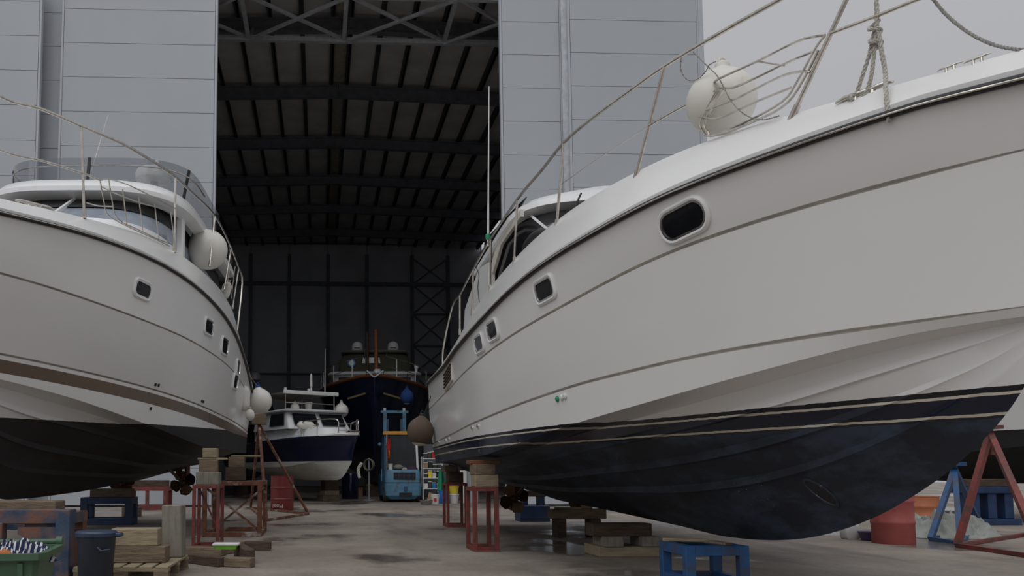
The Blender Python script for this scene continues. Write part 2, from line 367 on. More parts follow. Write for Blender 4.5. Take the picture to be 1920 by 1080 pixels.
for y in FY:
    for sgn, xe in ((-1, XL), (1, XR)):
        k = MB()
        za, zb = roofz(XM), roofz(xe)
        for dz, w, h in ((-.03, .28, .04), (-.5, .28, .04), (-.265, .05, .46)):
            k.bar((XM, y, za + dz), (xe, y, zb + dz), w, h)
        k.box((XM + sgn * .05, y, za - .27), (.04, .28, .5))
        put(k, 'rafter', m_frame_steel, ceil)
# wind girder lying flat behind the door head, at 14.87 m
gy0 = 24.4; gz = zat(-8, gy0, 645); gy1 = atz(645, 76, gz).y
gx = [aty(p, 76, gy1).x for p in (466, 645, 832)]; st_ = gx[1] - gx[0]
gx = [gx[0] - 2 * st_, gx[0] - st_] + gx + [gx[2] + st_, gx[2] + 2 * st_]
gird = thing('trim_3', None, None, (0, 0, 0), kind='structure')
for y in (gy0, gy1):
    k = MB(); k.box(((gx[0] + gx[-1]) / 2, y, gz), (gx[-1] - gx[0], .16, .16)); put(k, 'chord', m_girder, gird)
for x in gx: put(MB().bar((x, gy0, gz), (x, gy1, gz), .13, .13), 'strut', m_girder, gird); put(MB().box((x, gy1, gz - .01), (.34, .22, .03)), 'gusset_plate', m_girder, gird)
for i in range(len(gx) - 1):
    put(MB().bar((gx[i], gy0, gz + .03), (gx[i + 1], gy1, gz + .03), .09, .09), 'diagonal', m_girder, gird)
    put(MB().bar((gx[i], gy1, gz - .05), (gx[i + 1], gy0, gz - .05), .09, .09), 'diagonal', m_girder, gird)
for x in gx[1:-1:1]: put(MB().bar((x, gy1, gz), (x + .02, FY[0], roofz(x) - .3), .07, .07), 'hanger', m_girder, gird)
# walls
wb = put(MB().box(((XL + XR) / 2, BY + .25, 9), (XR - XL, .1, 18)), 'wall_back', m_frame_steel, kind='structure')
cx_ = [-10.1, -7.8, -5.0, -2.23, .55, 3.34, 6.6, 9.2, 11.6]
for i in range(len(cx_) - 1):
    for z0, z1 in ((0, 7.9), (7.94, 14.4), (14.44, 17.4)):
        put(MB().box(((cx_[i] + cx_[i + 1]) / 2, BY + .16, (z0 + z1) / 2), (cx_[i + 1] - cx_[i] - .03, .08, z1 - z0 - .03), bev=.015), 'wall_panel', m_wall, wb)
for x in cx_: put(MB().box((x, BY, 8.3), (.24, .24, 16.6)), 'column', m_frame_steel, wb)
for z, r in ((14.45, .26), (7.95, .1), (12.3, .0), (10.0, .0)):
    if r: put(MB().box((.7, BY - .1, z), (21.6, .2, r)), 'girt', m_frame_steel, wb)
    put(MB().box(((cx_[6] + cx_[7]) / 2, BY - .05, z), (2.6, .14, .14)), 'brace_strut', m_frame_steel, wb)
for z0, z1 in ((12.3, 14.45), (10, 12.3), (7.95, 10), (5.6, 7.95), (14.45, 16.4)):
    put(MB().bar((cx_[6], BY - .06, z0), (cx_[7], BY - .06, z1), .1, .1), 'brace', m_frame_steel, wb)
    put(MB().bar((cx_[6], BY - .1, z1), (cx_[7], BY - .1, z0), .1, .1), 'brace', m_frame_steel, wb)
for x, nm in ((XL, 'wall_left'), (XR, 'wall_right')):
    w_ = put(MB().box((x, (DY + BY) / 2 + .2, 8.5), (.12, BY - DY, 17)), nm, m_wall, kind='structure')
    s_ = 1 if x < 0 else -1
    for y in FY: put(MB().box((x + s_ * .2, y, 8.2), (.3, .26, 16.4)), 'column', m_frame_steel, w_)
    for z in (3.2, 6.2, 9.2, 12.2): put(MB().box((x + s_ * .12, (DY + BY) / 2, z), (.12, BY - DY - .5, .18)), 'girt', m_frame_steel, w_)

# ------------------------------------------------------------------ boats
def planf(B, L, t0, p, stern=.93, ts=.4):
    def f(x):
        t = np.asarray(x, float) / L; k_ = np.clip((t - t0) / (1 - t0), 0, 1)
        return B * (1 - k_ ** p) * (1 - (1 - stern) * np.clip((ts - t) / ts, 0, 1) ** 2)
    return f
def zline(pts, w=.7):
    xs = [p[0] for p in pts]; zs = [p[1] for p in pts]
    gx_ = np.arange(xs[0] - 1.5, xs[-1] + 1.5, .02); gz_ = np.interp(gx_, xs, zs)
    lo, hi = gx_ < xs[0], gx_ > xs[-1]
    gz_[lo] = zs[0] + (gx_[lo] - xs[0]) * (zs[1] - zs[0]) / (xs[1] - xs[0]); gz_[hi] = zs[-1] + (gx_[hi] - xs[-1]) * (zs[-1] - zs[-2]) / (xs[-1] - xs[-2])
    kk = np.ones(max(1, int(w / .02))); kk /= len(kk)
    for _ in range(2):
        pad = len(kk) // 2; e = np.concatenate([gz_[0] + (np.arange(-pad, 0)) * (gz_[1] - gz_[0]), gz_, gz_[-1] + np.arange(1, pad + 1) * (gz_[-1] - gz_[-2])])
        gz_ = np.convolve(e, kk, 'same')[pad:-pad] if pad else gz_
    return lambda x: np.interp(x, gx_, gz_)
class Boat:
    def __init__(s, name, label, S, a, side, cat='boat', group=None):
        s.S = Vector((S[0], S[1], 0)); s.a = math.radians(a); s.hd = Vector((math.sin(s.a), -math.cos(s.a), 0)); s.pt = Vector((math.cos(s.a), math.sin(s.a), 0))
        s.sg = side         # +1: visible side is port (local +y), -1: starboard
        s.root = thing(name, label, cat, s.S, s.a - PI / 2, group); s.bvh = None
    def world(s, p): return s.S + s.hd * p[0] + s.pt * p[1] + Vector((0, 0, p[2]))
    def local(s, w): v = Vector(w) - s.S; return Vector((v.dot(s.hd), v.dot(s.pt), w[2]))
    def lray(s, px, py):
        d = ray(px, py); return s.local(CO), Vector((d.dot(s.hd), d.dot(s.pt), d.z)).normalized()
    def unp(s, px, py, plan, xmax, xmin=0.):
        o, d = s.lray(px, py); xs = np.linspace(xmin, xmax, 3000); ys_ = s.sg * plan(xs)
        c = (xs - o.x) * d.y - (ys_ - o.y) * d.x; i = np.where(np.sign(c[1:]) != np.sign(c[:-1]))[0]
        if not len(i): return None
        i = i[-1]; t = ((xs[i] - o.x) * d.x + (ys_[i] - o.y) * d.y) / (d.x ** 2 + d.y ** 2)
        return Vector((xs[i], ys_[i], o.z + d.z * t))
    def onplane(s, px, py, axis, val):
        o, d = s.lray(px, py); return o + d * ((val - o[axis]) / d[axis])
    def hit(s, px, py):
        for k_ in range(40):        # step inboard along the topsides when the ray just misses the hull
            o, d = s.lray(px - s.sg * .6 * k_, py); r = s.bvh.ray_cast(o, d)
            if r[0] is not None: break
        return r[0], r[1]
    def hull(s, rows, mats, n=72, x0=0., smooth=28, name='hull'):
        """rows: (b(x), z(x), xend, db, dz, material of the band below)"""
        t = np.linspace(0, 1, n); u = 1 - (1 - t) ** 1.25; L = []
        for (bf, zf, xe, db, dz, mi) in rows:
            x = x0 + (xe - x0) * u; b = bf(x) if callable(bf) else np.zeros(n); fade = np.clip(b / .45, 0, 1)
            b = np.maximum(b + db * fade, 0); b[-1] = 0
            L.append((x, b, zf(x) + dz * fade))
        mb = MB(); R_ = len(rows)
        for sgn in (1, -1):
            base = len(mb.v)
            mb.v += [(float(x[j]), sgn * float(b[j]), float(z[j])) for (x, b, z) in L for j in range(n)]
            for i in range(R_ - 1):
                for j in range(n - 1):
                    q = (base + i * n + j, base + i * n + j + 1, base + (i + 1) * n + j + 1, base + (i + 1) * n + j)
                    mb.f.append(q); mb.m.append(rows[i][5])
        h = R_ * n
        for i in range(R_ - 1): mb.f.append((i * n, (i + 1) * n, h + (i + 1) * n, h + i * n)); mb.m.append(rows[min(i, R_ - 2)][5])
        ob = put(mb, name, mats, s.root, smooth=smooth, merge=True)
        s.bvh = BVHTree.FromPolygons(mb.v, mb.f); s.L = L; s.n = n
        # deck
        (x, b, z) = L[0]; d = MB(); rings = []
        for j in range(n):
            w = b[j]; rings.append([Vector((x[j], w * k_, z[j] - .012 + .07 * min(1, w) * (1 - k_ * k_))) for k_ in (1, .97, .8, .5, 0, -.5, -.8, -.97, -1)])
        d.loft(rings, closed=False); put(d, 'deck', m_white, s.root, smooth=40)
        return ob
    def strip(s, name, row, m, r, db=0., dz=0., seg=8, both=True):
        x, b, z = s.L[row]; k_ = MB()
        pts = [Vector((x[j], s.sg * (b[j] + db), z[j] + dz)) for j in range(s.n)]
        if both: pts += [Vector((p.x, -p.y, p.z)) for p in reversed(pts[:-1])]
        k_.tube(pts, r, seg); return put(k_, name, m, s.root, smooth=60)
    def window(s, name, px, py, l, r_, t, b_, mring, mgl, rnd=.42, ring=.035, proud=.02):
        c, nrm = s.hit(px, py)
        if c is None: return None
        h1, h2, h3, h4 = s.hit(l, py)[0], s.hit(r_, py)[0], s.hit(px, t)[0], s.hit(px, b_)[0]
        A = (h1 - h2).length / 2; B = (h3 - h4).length / 2
        if nrm.y * s.sg < 0: nrm = -nrm
        return c, nrm, A, B
    def porthole(s, px, py, A, B, rnd=.5, tilt=0., mring=None, ring=.014):
        c, nrm = s.hit(px, py)
        if nrm.y * s.sg < 0: nrm = -nrm
        tx = (Vector((1, 0, 0)) - nrm * nrm.x).normalized(); ty = nrm.cross(tx)
        if ty.z < 0: ty = -ty
        q = Matrix.Rotation(tilt, 3, nrm); tx = q @ tx; ty = q @ ty
        def outline(a, b, off):
            rr = min(a, b) * rnd; P = []
            for sx_, sy_, a0 in ((1, 1, 0), (-1, 1, 90), (-1, -1, 180), (1, -1, 270)):
                for k_ in range(7):
                    g_ = math.radians(a0 + 15 * k_); P.append(c + tx * (sx_ * (a - rr) + rr * math.cos(g_)) + ty * (sy_ * (b - rr) + rr * math.sin(g_)) + nrm * off)
            return P
        k_ = MB(); k_.loft([outline(A + .02, B + .02, -.03), outline(A + .018, B + .018, .012), outline(A, B, .026), outline(A - ring, B - ring, .022), outline(A - ring - .008, B - ring - .008, .008)])
        p = put(k_, 'porthole', mring or m_white, s.root, smooth=40)
        k2 = MB(); k2.loft([outline(A - ring + .004, B - ring + .004, .020), outline(A - ring - .018, B - ring - .018, .020), outline(A - ring - .02, B - ring - .02, .008)]); put(k2, 'chrome_rim', m_chrome, p, smooth=40)
        k2 = MB(); o_ = outline(A - ring - .012, B - ring - .012, .010); k2.add(o_, [tuple(range(len(o_)))]); put(k2, 'pane', m_glass, p)
        return p

# --- the large white motor yacht with the navy bottom (bow towards the camera, starboard side in view)
BR = Boat('motor_yacht', 'white motor yacht with navy bottom paint and twin grooves, propped on red and blue stands', (4.15, 15.7), -2, -1, 'boat')
LR = 12.35
def zfit(bt, pts, plan, L, extra=(), w=.8):
    P = [q for q in (bt.unp(x, y, plan, L) for x, y in pts) if q is not None]
    P = sorted([(p.x, p.z) for p in P] + list(extra)); return zline(P, w)
r_rail, r_deck, r_g1, r_g2, r_ch = planf(2.1, LR, .3, 2.3, .985), planf(1.74, LR, .3, 2.2, .985), planf(2.07, LR - .25, .3, 2.2, .995), planf(2.0, LR - .5, .3, 2.05, 1.), planf(1.85, LR - .72, .25, 1.95, 1.)
RLn = dict(rail=[(837, 685), (874, 635), (911, 594), (948, 555), (985, 522), (1041, 481), (1115, 438.5), (1196, 392), (1268.6, 356.5), (1411, 304), (1527, 262), (1642, 221.6), (1758, 187), (1912, 140.7)],
           deck=[(837, 661), (874, 607), (911, 550), (948, 505), (985, 464), (1059, 401), (1133, 353), (1189, 325), (1257, 289), (1319, 266), (1411, 235), (1473, 220), (1565, 187), (1681, 162), (1758, 139), (1835, 115.6), (1912, 94)],
           g1=[(848, 724), (888, 683), (942.5, 640), (1004, 601.5), (1059, 572), (1133, 531), (1196, 497), (1289, 459), (1385, 425), (1481, 396), (1604, 360), (1758, 320), (1912, 283)],
           g2=[(861, 807), (915, 782), (970, 759), (1051, 731), (1096, 716), (1186, 696), (1241, 680), (1433, 644), (1578, 622), (1722, 603), (1900, 578)],
           ch=[(910, 854), (970, 832), (1010, 817), (1064, 798), (1097, 788), (1193, 760), (1337, 719), (1481, 680), (1578, 654), (1674, 630), (1770, 610)],
           keel=[(1046.6, 938), (1135, 955.5), (1224, 975), (1277.6, 986.6), (1350, 1005), (1410, 1012), (1462, 1013.6), (1519, 1009), (1575, 996), (1650, 967.5), (1725, 924), (1800, 870), (1852, 817), (1890, 782), (1915, 745)])
z_rail = zfit(BR, RLn['rail'], r_rail, LR, [(0, 2.70)]); z_deck = zfit(BR, RLn['deck'], r_deck, LR, [(0, 2.92)], .9)
z_g1 = zfit(BR, RLn['g1'], r_g1, LR - .2, [(0, 2.2)]); z_g2 = zfit(BR, RLn['g2'], r_g2, LR - .45, [(0, 1.54)])
z_ch = zfit(BR, RLn['ch'], r_ch, LR - .7, [(0, 1.17), (LR - .72, 1.82)])
r_co = planf(1.965, LR - .56, .3, 2.03, .985); z_co = zfit(BR, RLn['ch'], r_co, LR - .5, [(0, 1.17), (LR - .56, 1.80)])
z_k = zfit(BR, RLn['keel'], planf(0., LR, .2, 1.8), LR, [(0, .6), (LR - .75, 1.62)], .3)
def frac(f, cb, cz, kz): return (lambda x: cb(x) * f), (lambda x: kz(x) + (cz(x) - kz(x)) * f)
NAVY = (.010, .013, .028)
m_hullR = stripe_mat('yacht_hull_paint', [(0, (.012, .015, .024)), (1.298, (.55, .50, .40)), (1.322, NAVY), (1.408, (.62, .57, .48)), (1.43, (.012, .012, .016)), (1.462, WHITE)], 0., 4.5, .17, .62, noise_below=(.030, .046, .074), chips=True)
rows = [(r_deck, z_deck, LR - .1, 0, 0, 0), (r_rail, z_rail, LR, .015, .05, 0), (r_rail, z_rail, LR, 0, -.05, 0)]
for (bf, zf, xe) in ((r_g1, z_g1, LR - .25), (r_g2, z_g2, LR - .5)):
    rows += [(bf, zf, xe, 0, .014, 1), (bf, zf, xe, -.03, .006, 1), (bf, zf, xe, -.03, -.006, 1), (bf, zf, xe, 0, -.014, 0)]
xk = LR - .76
b_, z_ = frac(.90, r_ch, z_ch, z_k)
rows += [(r_co, z_co, LR - .56, 0, 0, 0), (r_co, z_co, LR - .57, -.035, .004, 0), (b_, z_, LR - .74, -.01, .03, 0)]
for f_ in (.79, .58, .38):
    for ff, db, dz in ((f_ + .035, -.014, .014), (f_ + .004, .022, -.020), (f_ - .02, 0, 0)):
        b_, z_ = frac(ff, r_ch, z_ch, z_k); rows.append((b_, z_, xk, db, dz, 0))
rows.append((None, z_k, LR - .78, 0, 0, 0))
m_groove = mat('groove_shade', (.55, .52, .475), .6, var=.15, scale=6)  # shade inside the hull grooves, painted as a darker band
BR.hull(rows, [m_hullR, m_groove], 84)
BR.strip('rub_rail', 1, m_rubber, .026, .006, -.055)
BR.strip('rub_rail_trim', 1, m_steel, .007, .040, -.062, 6)
for (px, py, A, B, rn, tl) in ((1282, 413, .245, .125, .95, -.05), (1022, 543, .20, .115, .6, 0.), (924, 619, .19, .115, .6, 0), (899, 644, .19, .11, .6, 0)):
    BR.porthole(px, py, A, B, rn, tl)
# louvred engine vent near the stern
c_, n_ = BR.hit(841, 706)
vent = MB(); vent.box((0, 0, 0), (.95, .03, .30), bev=.01); vo = put(vent, 'engine_vent', m_cream, BR.root, loc=c_ + n_ * -.0); vo.rotation_euler = (0, -.08, 0)
for i in range(5): put(MB().box((0, -.025, -.1 + .05 * i), (.85, .02, .018)), 'louvre', m_wooddark, vo)
# skin fittings
for px, py, mm in ((1046, 748, m_greenpl), (1054, 745, m_whitepl), (1060, 743, m_whitepl), (886, 802, m_chrome), (897, 799, m_chrome), (836, 826, m_chrome), (842, 823, m_chrome), (823, 829, m_chrome)):
    c_, n_ = BR.hit(px, py)
    R_ = Vector((0, 0, 1)).rotation_difference(n_ if n_.y < 0 else -n_).to_matrix(); k = MB(); k.lathe([(.028, -.01), (.03, .012), (.018, .022)], 12, c_, R_); put(k, 'skin_fitting', mm, BR.root, smooth=40)
# intake recess on the bottom
c_, n_ = BR.hit(1540, 923); n_ = n_ if n_.y < 0 else -n_
tx = (BR.hit(1570, 945)[0] - BR.hit(1510, 903)[0]).normalized(); ty = n_.cross(tx)
ell = lambda a, b, off: [c_ + tx * a * math.cos(2 * PI * q / 28) + ty * b * math.sin(2 * PI * q / 28) + n_ * off for q in range(28)]
a_ = (BR.hit(1572, 947)[0] - BR.hit(1508, 902)[0]).length / 2
k = MB(); k.loft([ell(a_ + .02, .075, -.02), ell(a_ + .015, .07, .012), ell(a_ - .01, .055, .012), ell(a_ - .02, .045, -.004)]); tr = put(k, 'intake_collar', mat('chipped_navy', (.016, .02, .035), .6, dirt=(.4, .42, .44), dscale=16, damt=.34), BR.root, smooth=40)
k = MB(); e_ = ell(a_ - .015, .05, .006); k.add(e_, [tuple(range(28))]); put(k, 'intake_opening', m_black, tr)
# rails
r_in = planf(1.77, LR, .3, 2.2)
def upath(bt, pts, plan, L): return [q for q in (bt.unp(x, y, plan, L) for x, y in pts) if q is not None]
top = [(831, 616), (834, 600), (848, 575), (862, 553), (887, 505), (920, 448), (970, 374), (1015, 320), (1057, 268), (1110, 222), (1180, 171), (1245, 125), (1357, 58), (1461, 0), (1560, -58), (1680, -122)]
tp = upath(BR, top, r_in, LR)
zt_ = tp[-1].z; tipR = Vector((LR + .05, 0, zt_))
put(MB().tube(smooth_path([Vector((.32, -1.83, 2.95)), Vector((.45, -1.83, 3.3))] + tp + [Vector((LR - .5, -.25, zt_)), tipR, Vector((LR - .5, .25, zt_)), Vector((LR - .9, .42, zt_)), Vector((LR - 1.08, .48, zt_ - .06)), Vector((LR - 1.14, .50, zt_ - .4)), Vector((LR - 1.16, .505, float(z_deck(LR - 1.16))))], 4), .016, 8), 'top_rail', m_steel, BR.root, smooth=60)
mid = upath(BR, [(1218, 235), (1280, 200), (1346, 168)], r_in, LR)
put(MB().tube(smooth_path(mid, 3), .012), 'mid_rail', m_steel, BR.root, smooth=60)
mid = upath(BR, [(1554, 64), (1642, 31), (1719, 0), (1800, -30)], r_in, LR)
put(MB().tube(smooth_path(mid + [Vector((LR - .35, -.15, mid[-1].z)), Vector((LR - .02, 0, mid[-1].z)), Vector((LR - .35, .15, mid[-1].z)), Vector((LR - 1.14, .50, mid[-1].z))], 3), .012), 'mid_rail', m_steel, BR.root, smooth=60)
put(MB().tube(upath(BR, [(1218, 235), (1110, 305), (1053, 345)], r_in, LR), .004, 5), 'lifeline', m_steel, BR.root)
def stanchion(bt, base, topq, plan, L, r=.0145):
    a = bt.unp(*base, plan, L); b = bt.unp(*topq, plan, L)
    if a is None or b is None: return
    a.z -= .03
    o = put(MB().tube([a, b], r, 8), 'stanchion', m_steel, bt.root, smooth=60)
    d_ = (b - a).normalized(); put(MB().tube([a, a + d_ * .10], r * 1.5, 8), 'socket', m_steel, o, smooth=60)
for b_, t_ in (((842, 661), (845, 583)), ((862, 625), (862, 554)), ((885, 590), (887, 505)), ((919, 545), (920, 448)), ((964, 493), (970, 374)), ((1043, 425), (1057, 268)), ((1190, 335), (1246, 125)), ((1482, 218), (1631, -95))):
    stanchion(BR, b_, t_, r_in, LR)
for y_ in (-.1, .1): put(MB().tube([Vector((LR - .3, y_, float(z_deck(LR - .3)) - .02)), Vector((LR - .2, y_, zt_))], .0145, 8), 'stanchion', m_steel, BR.root, smooth=60)
# fender basket welded to the rail
def basket(bt, loops, r=.009):
    k = bt
    root = None
    for path, closed in loops:
        P = [p for p in path if p is not None]
        o = put(MB().tube(smooth_path(P, 4, closed), r, 6, closed), 'basket_hoop' , m_steel, bt.root if root is None else root, smooth=60)
        if root is None: root = o; o.name = 'fender_basket'
r_out = planf(1.79, LR, .3, 2.2)
def bp(px, py, pl=r_out): return BR.unp(px, py, pl, LR)
basket(BR, [([bp(1548, 66), bp(1520, 70), bp(1490, 80), bp(1420, 115), bp(1348, 148), bp(1341, 158), bp(1350, 164)], False),
            ([bp(1350, 164), bp(1375, 164), bp(1420, 145), bp(1475, 118), bp(1522, 98)], False),
            ([bp(1520, 135), bp(1500, 134), bp(1460, 145), bp(1380, 185), bp(1314, 210), bp(1312, 217), bp(1325, 221)], False),
            ([bp(1325, 221), bp(1355, 219), bp(1420, 190), bp(1484, 164)], False),
            ([bp(1548, 66), bp(1530, 90), bp(1497, 150), bp(1468, 190), bp(1400, 228), bp(1335, 254), bp(1318, 246), bp(1315, 225), bp(1345, 168)], False),
            ([bp(1535, 94), bp(1512, 140), bp(1478, 192), bp(1420, 225), bp(1340, 254), bp(1328, 248), bp(1322, 228), bp(1357, 168)], False)])
put(MB().tube([bp(1420, 115), bp(1472, 123)], .006, 5), 'basket_hoop', m_steel, BR.root)
# deck cleats
def cleat(bt, p, ang, s=1., plan=None):
    R_ = Matrix.Rotation(ang, 3, 'Z')
    k = MB(); k.tube([p + R_ @ Vector(q) * s for q in ((-.15, 0, .07), (-.10, 0, .078), (-.04, 0, .074), (.04, 0, .074), (.10, 0, .078), (.15, 0, .07))], [.006 * s, .014 * s, .016 * s, .016 * s, .014 * s, .006 * s], 8)
    for q in (-.045, .045): k.tube([p + R_ @ Vector((q, 0, -.02)) * s, p + R_ @ Vector((q, 0, .075)) * s], [.022 * s, .014 * s], 8)
    return put(k, 'cleat', m_steel, bt.root, smooth=60)
cl1 = BR.unp(1620, 182, planf(1.74, LR, .3, 2.2), LR); cleat(BR, cl1 - Vector((0, 0, .05)), .55, 1.1)
for px, py in ((1783, 131), (1834, 116)):
    q = BR.unp(px, py, planf(1.72, LR, .3, 2.2), LR); cleat(BR, q - Vector((0, 0, .01)), .5, .42)
# wheelhouse
def outl(w, xf, xr, rx, z, p=.55, n=22):
    P = []
    for i in range(n + 1):
        a = -PI / 2 + PI * i / n; c_, s_ = math.cos(a), math.sin(a)
        P.append(Vector((xf - rx + rx * abs(c_) ** p, w * math.copysign(abs(s_) ** p, s_), z)))
    return [Vector((xr, -w, z))] + P + [Vector((xr, w, z))]
def ring_band(bt, name, m, a, b, smooth=40, **kw):
    return put(MB().loft([a, b], closed=False), name, m, bt.root, smooth=smooth, **kw)
W0, W1, W2 = outl(1.55, 8.3, 1.2, 2.2, 2.6), outl(1.50, 7.9, 1.2, 2.0, 3.42), outl(1.42, 6.0, 1.2, 1.3, 4.22)
put(MB().loft([W0, W1], closed=True), 'cabin_coaming', m_white, BR.root, smooth=40)
ring_band(BR, 'windscreen', m_glass, W1, W2)
put(MB().loft([outl(1.44, 6.05, 2.5, 1.3, 4.19), outl(1.53, 6.25, 2.4, 1.35, 4.23), outl(1.53, 6.23, 2.4, 1.35, 4.31), outl(1.42, 6.05, 2.5, 1.3, 4.41), outl(.8, 5.75, 2.7, 1.1, 4.58), outl(.2, 5.4, 2.9, .7, 4.64)], cap1=True), 'cabin_roof', m_white, BR.root, smooth=40)
for i, th, mm in ((5, .035, m_white), (12, .03, m_white), (19, .035, m_white)):
    a, b = W1[i], W2[i]; nn_ = Vector((a.x - 5, a.y, 0)).normalized() * .012
    put(MB().bar(a + nn_, b + nn_, .03, th * 2, up=nn_), 'windscreen_pillar', mm, BR.root)
for sg in (-1, 1):
    put(MB().poly([(4.1, sg * 1.51, 3.1), (3.45, sg * 1.51, 3.1), (3.7, sg * 1.48, 3.9), (4.3, sg * 1.45, 4.28), (5.9, sg * 1.45, 4.22), (5.9, sg * 1.45, 4.13), (4.6, sg * 1.455, 4.14), (4.05, sg * 1.48, 3.86)], (0, sg * .04, 0)), 'window_arch', m_cream, BR.root)
    put(MB().poly([(.7, sg * 1.5, 2.6), (3.7, sg * 1.5, 2.6), (3.8, sg * 1.48, 4.1), (2.8, sg * 1.47, 4.25), (1.2, sg * 1.47, 3.9)], (0, sg * .05, 0)), 'cockpit_side', m_white, BR.root)
    put(MB().poly([(2.7, sg * 1.44, 4.3), (5.9, sg * 1.40, 4.38), (5.3, sg * 1.34, 4.52), (2.8, sg * 1.40, 4.72)], (0, sg * .015, 0)), 'tinted_side_screen', m_glass, BR.root)
hp = [BR.unp(x, y, planf(1.62, LR, .3, 2.3), LR) for x, y in ((987, 470), (990, 458), (1000, 445), (1014, 437), (1027, 438))]
put(MB().tube(smooth_path(hp, 4), .05, 10), 'horseshoe_pad', m_rubber, BR.root, smooth=60)
put(MB().sphere(hp[0] + Vector((0, 0, .05)), .03, 10, 6), 'pad_clip', m_chrome, BR.root, smooth=60)
wp = [BR.onplane(x, y, 0, 6.5) for x, y in ((1082, 385), (1085, 372), (1090, 362))]
put(MB().tube(wp, .012, 6), 'windscreen_wiper', m_black, BR.root)
# whip aerial on its bracket
ab = BR.unp(915, 445, planf(1.77, LR, .3, 2.2), LR); at = BR.onplane(917, 162, 0, ab.x)
put(MB().tube([ab - Vector((0, 0, .12)), ab + (at - ab) * .3, at], [.016, .010, .006], 8), 'whip_aerial', m_whitepl, BR.root, smooth=60)
put(MB().lathe([(.028, -.03), (.034, 0), (.034, .04), (.02, .05)], 12, ab), 'aerial_base', m_greenpl, BR.root, smooth=40)
# shafts, propellers, rudders
def running_gear(bt, z0, ys_, x0, xp, hub=.07, rad=.27, zprop=.46):
    for y in ys_:
        put(MB().tube([(x0 + 1.5, y, z0 + .22), (xp, y, zprop)], .03, 8), 'propeller_shaft', m_bronze, bt.root, smooth=60)
        put(MB().bar((xp + .35, y, zprop + .06), (xp + .42, y, z0 + .22), .12, .03, up=(1, 0, 0)), 'shaft_bracket', m_bronze, bt.root)
        p = put(MB().lathe([(.03, -.12), (hub, -.06), (hub, .08), (.03, .14)], 12, (xp, y, zprop), Matrix.Rotation(PI / 2, 3, 'Y')), 'propeller', m_bronze, bt.root, smooth=40)
        for q in range(4):
            a = q * PI / 2 + .4; R_ = Matrix.Rotation(a, 3, 'X'); B_ = []
            for (rr, hw) in ((.05, .05), (.14, .12), (.21, .125), (rad, .03)):
                B_.append([Vector((xp, y, zprop)) + R_ @ Vector((w_ * .35, w_, rr)) for w_ in (-hw, hw)])
            k = MB(); k.loft(B_, closed=False); put(k, 'blade', m_bronze, p, smooth=60)
        put(MB().poly([(xp - .2, y - .02, zprop - .22), (xp - .62, y - .02, zprop - .20), (xp - .58, y - .02, z0 + .16), (xp - .24, y - .02, z0 + .18)], (0, .04, 0)), 'rudder', m_darkred, bt.root)
running_gear(BR, .80, (-.62, .62), 1.2, .85, zprop=.52)

# --- the white flybridge yacht with the black bottom (port side in view)
BL = Boat('flybridge_yacht', 'white flybridge yacht with brown stripe and black bottom, tinted windscreen on top', (-3.4, 17.95), -3, 1, 'boat')
LL_ = 10.75
l_rail, l_deck, l_g1, l_g2, l_ch = planf(2.1, LL_, .25, 2.3), planf(1.74, LL_, .25, 2.2), planf(2.07, LL_ - .25, .25, 2.2), planf(1.98, LL_ - .7, .25, 2.), planf(1.85, LL_ - 1., .2, 1.9)
LLn = dict(rail=[(0, 401), (65, 414), (130, 430), (194.5, 450), (259, 474), (309.5, 499), (352, 526), (387, 555.6), (422, 596), (443, 635), (461, 687.5), (469.5, 726)],
           deck=[(0, 374), (162, 409), (194, 419), (269, 440), (324, 468), (352, 487), (390, 519), (422, 555), (443, 598), (457, 640)],
           g1=[(0, 512), (70, 531), (141, 554), (211, 578.5), (281, 605), (352, 635), (387, 656), (422, 680.5), (436, 694.6)],
           g2=[(0, 663), (141, 693), (281, 728), (352, 751), (422, 782.5), (457, 803.6)],
           ch=[(0, 710), (141, 747), (211, 772), (274, 795), (352, 826), (376, 838), (450, 847)])
zl_rail = zfit(BL, LLn['rail'], l_rail, LL_, [(LL_, 3.55)]); zl_deck = zfit(BL, LLn['deck'], l_deck, LL_, [(0.0, 3.3), (LL_, 3.7)])
zl_g1 = zfit(BL, LLn['g1'], l_g1, LL_, [(0, 2.5)]); zl_g2 = zfit(BL, LLn['g2'], l_g2, LL_, [(0, 1.86), (10.1, 2.28)])
zl_ch = zfit(BL, LLn['ch'], l_ch, LL_, [(9.8, 2.08)])
l_co = planf(1.95, LL_ - .8, .25, 1.98); zl_co = zfit(BL, LLn['ch'], l_co, LL_ - .7, [(9.95, 2.06)])
zl_k = zline([(0, .95), (1.5, .85), (3.2, .78), (5, .70), (6.8, .66), (7.8, .66), (8.4, .78), (8.9, 1.05), (9.3, 1.35), (9.7, 1.85)], .4)
m_hullL = stripe_mat('flybridge_hull_paint', [(0, (.012, .012, .013)), (1.585, WHITE)], -.024, 9., .2, .6, noise_below=(.02, .02, .021))
m_brownstripe = mat('brown_stripe_paint', (.15, .105, .075), .3, var=.06, scale=2)
rows = [(l_deck, zl_deck, LL_ - .1, 0, 0, 0), (l_rail, zl_rail, LL_, .015, .05, 0), (l_rail, zl_rail, LL_, 0, -.05, 0),
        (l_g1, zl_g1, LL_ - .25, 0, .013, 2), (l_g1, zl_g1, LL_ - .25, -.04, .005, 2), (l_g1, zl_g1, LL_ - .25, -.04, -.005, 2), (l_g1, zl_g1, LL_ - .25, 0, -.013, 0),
        (l_g2, zl_g2, LL_ - .7, 0, .013, 2), (l_g2, zl_g2, LL_ - .7, -.04, .005, 2), (l_g2, zl_g2, LL_ - .7, -.04, -.005, 2), (l_g2, zl_g2, LL_ - .7, 0, -.013, 0)]
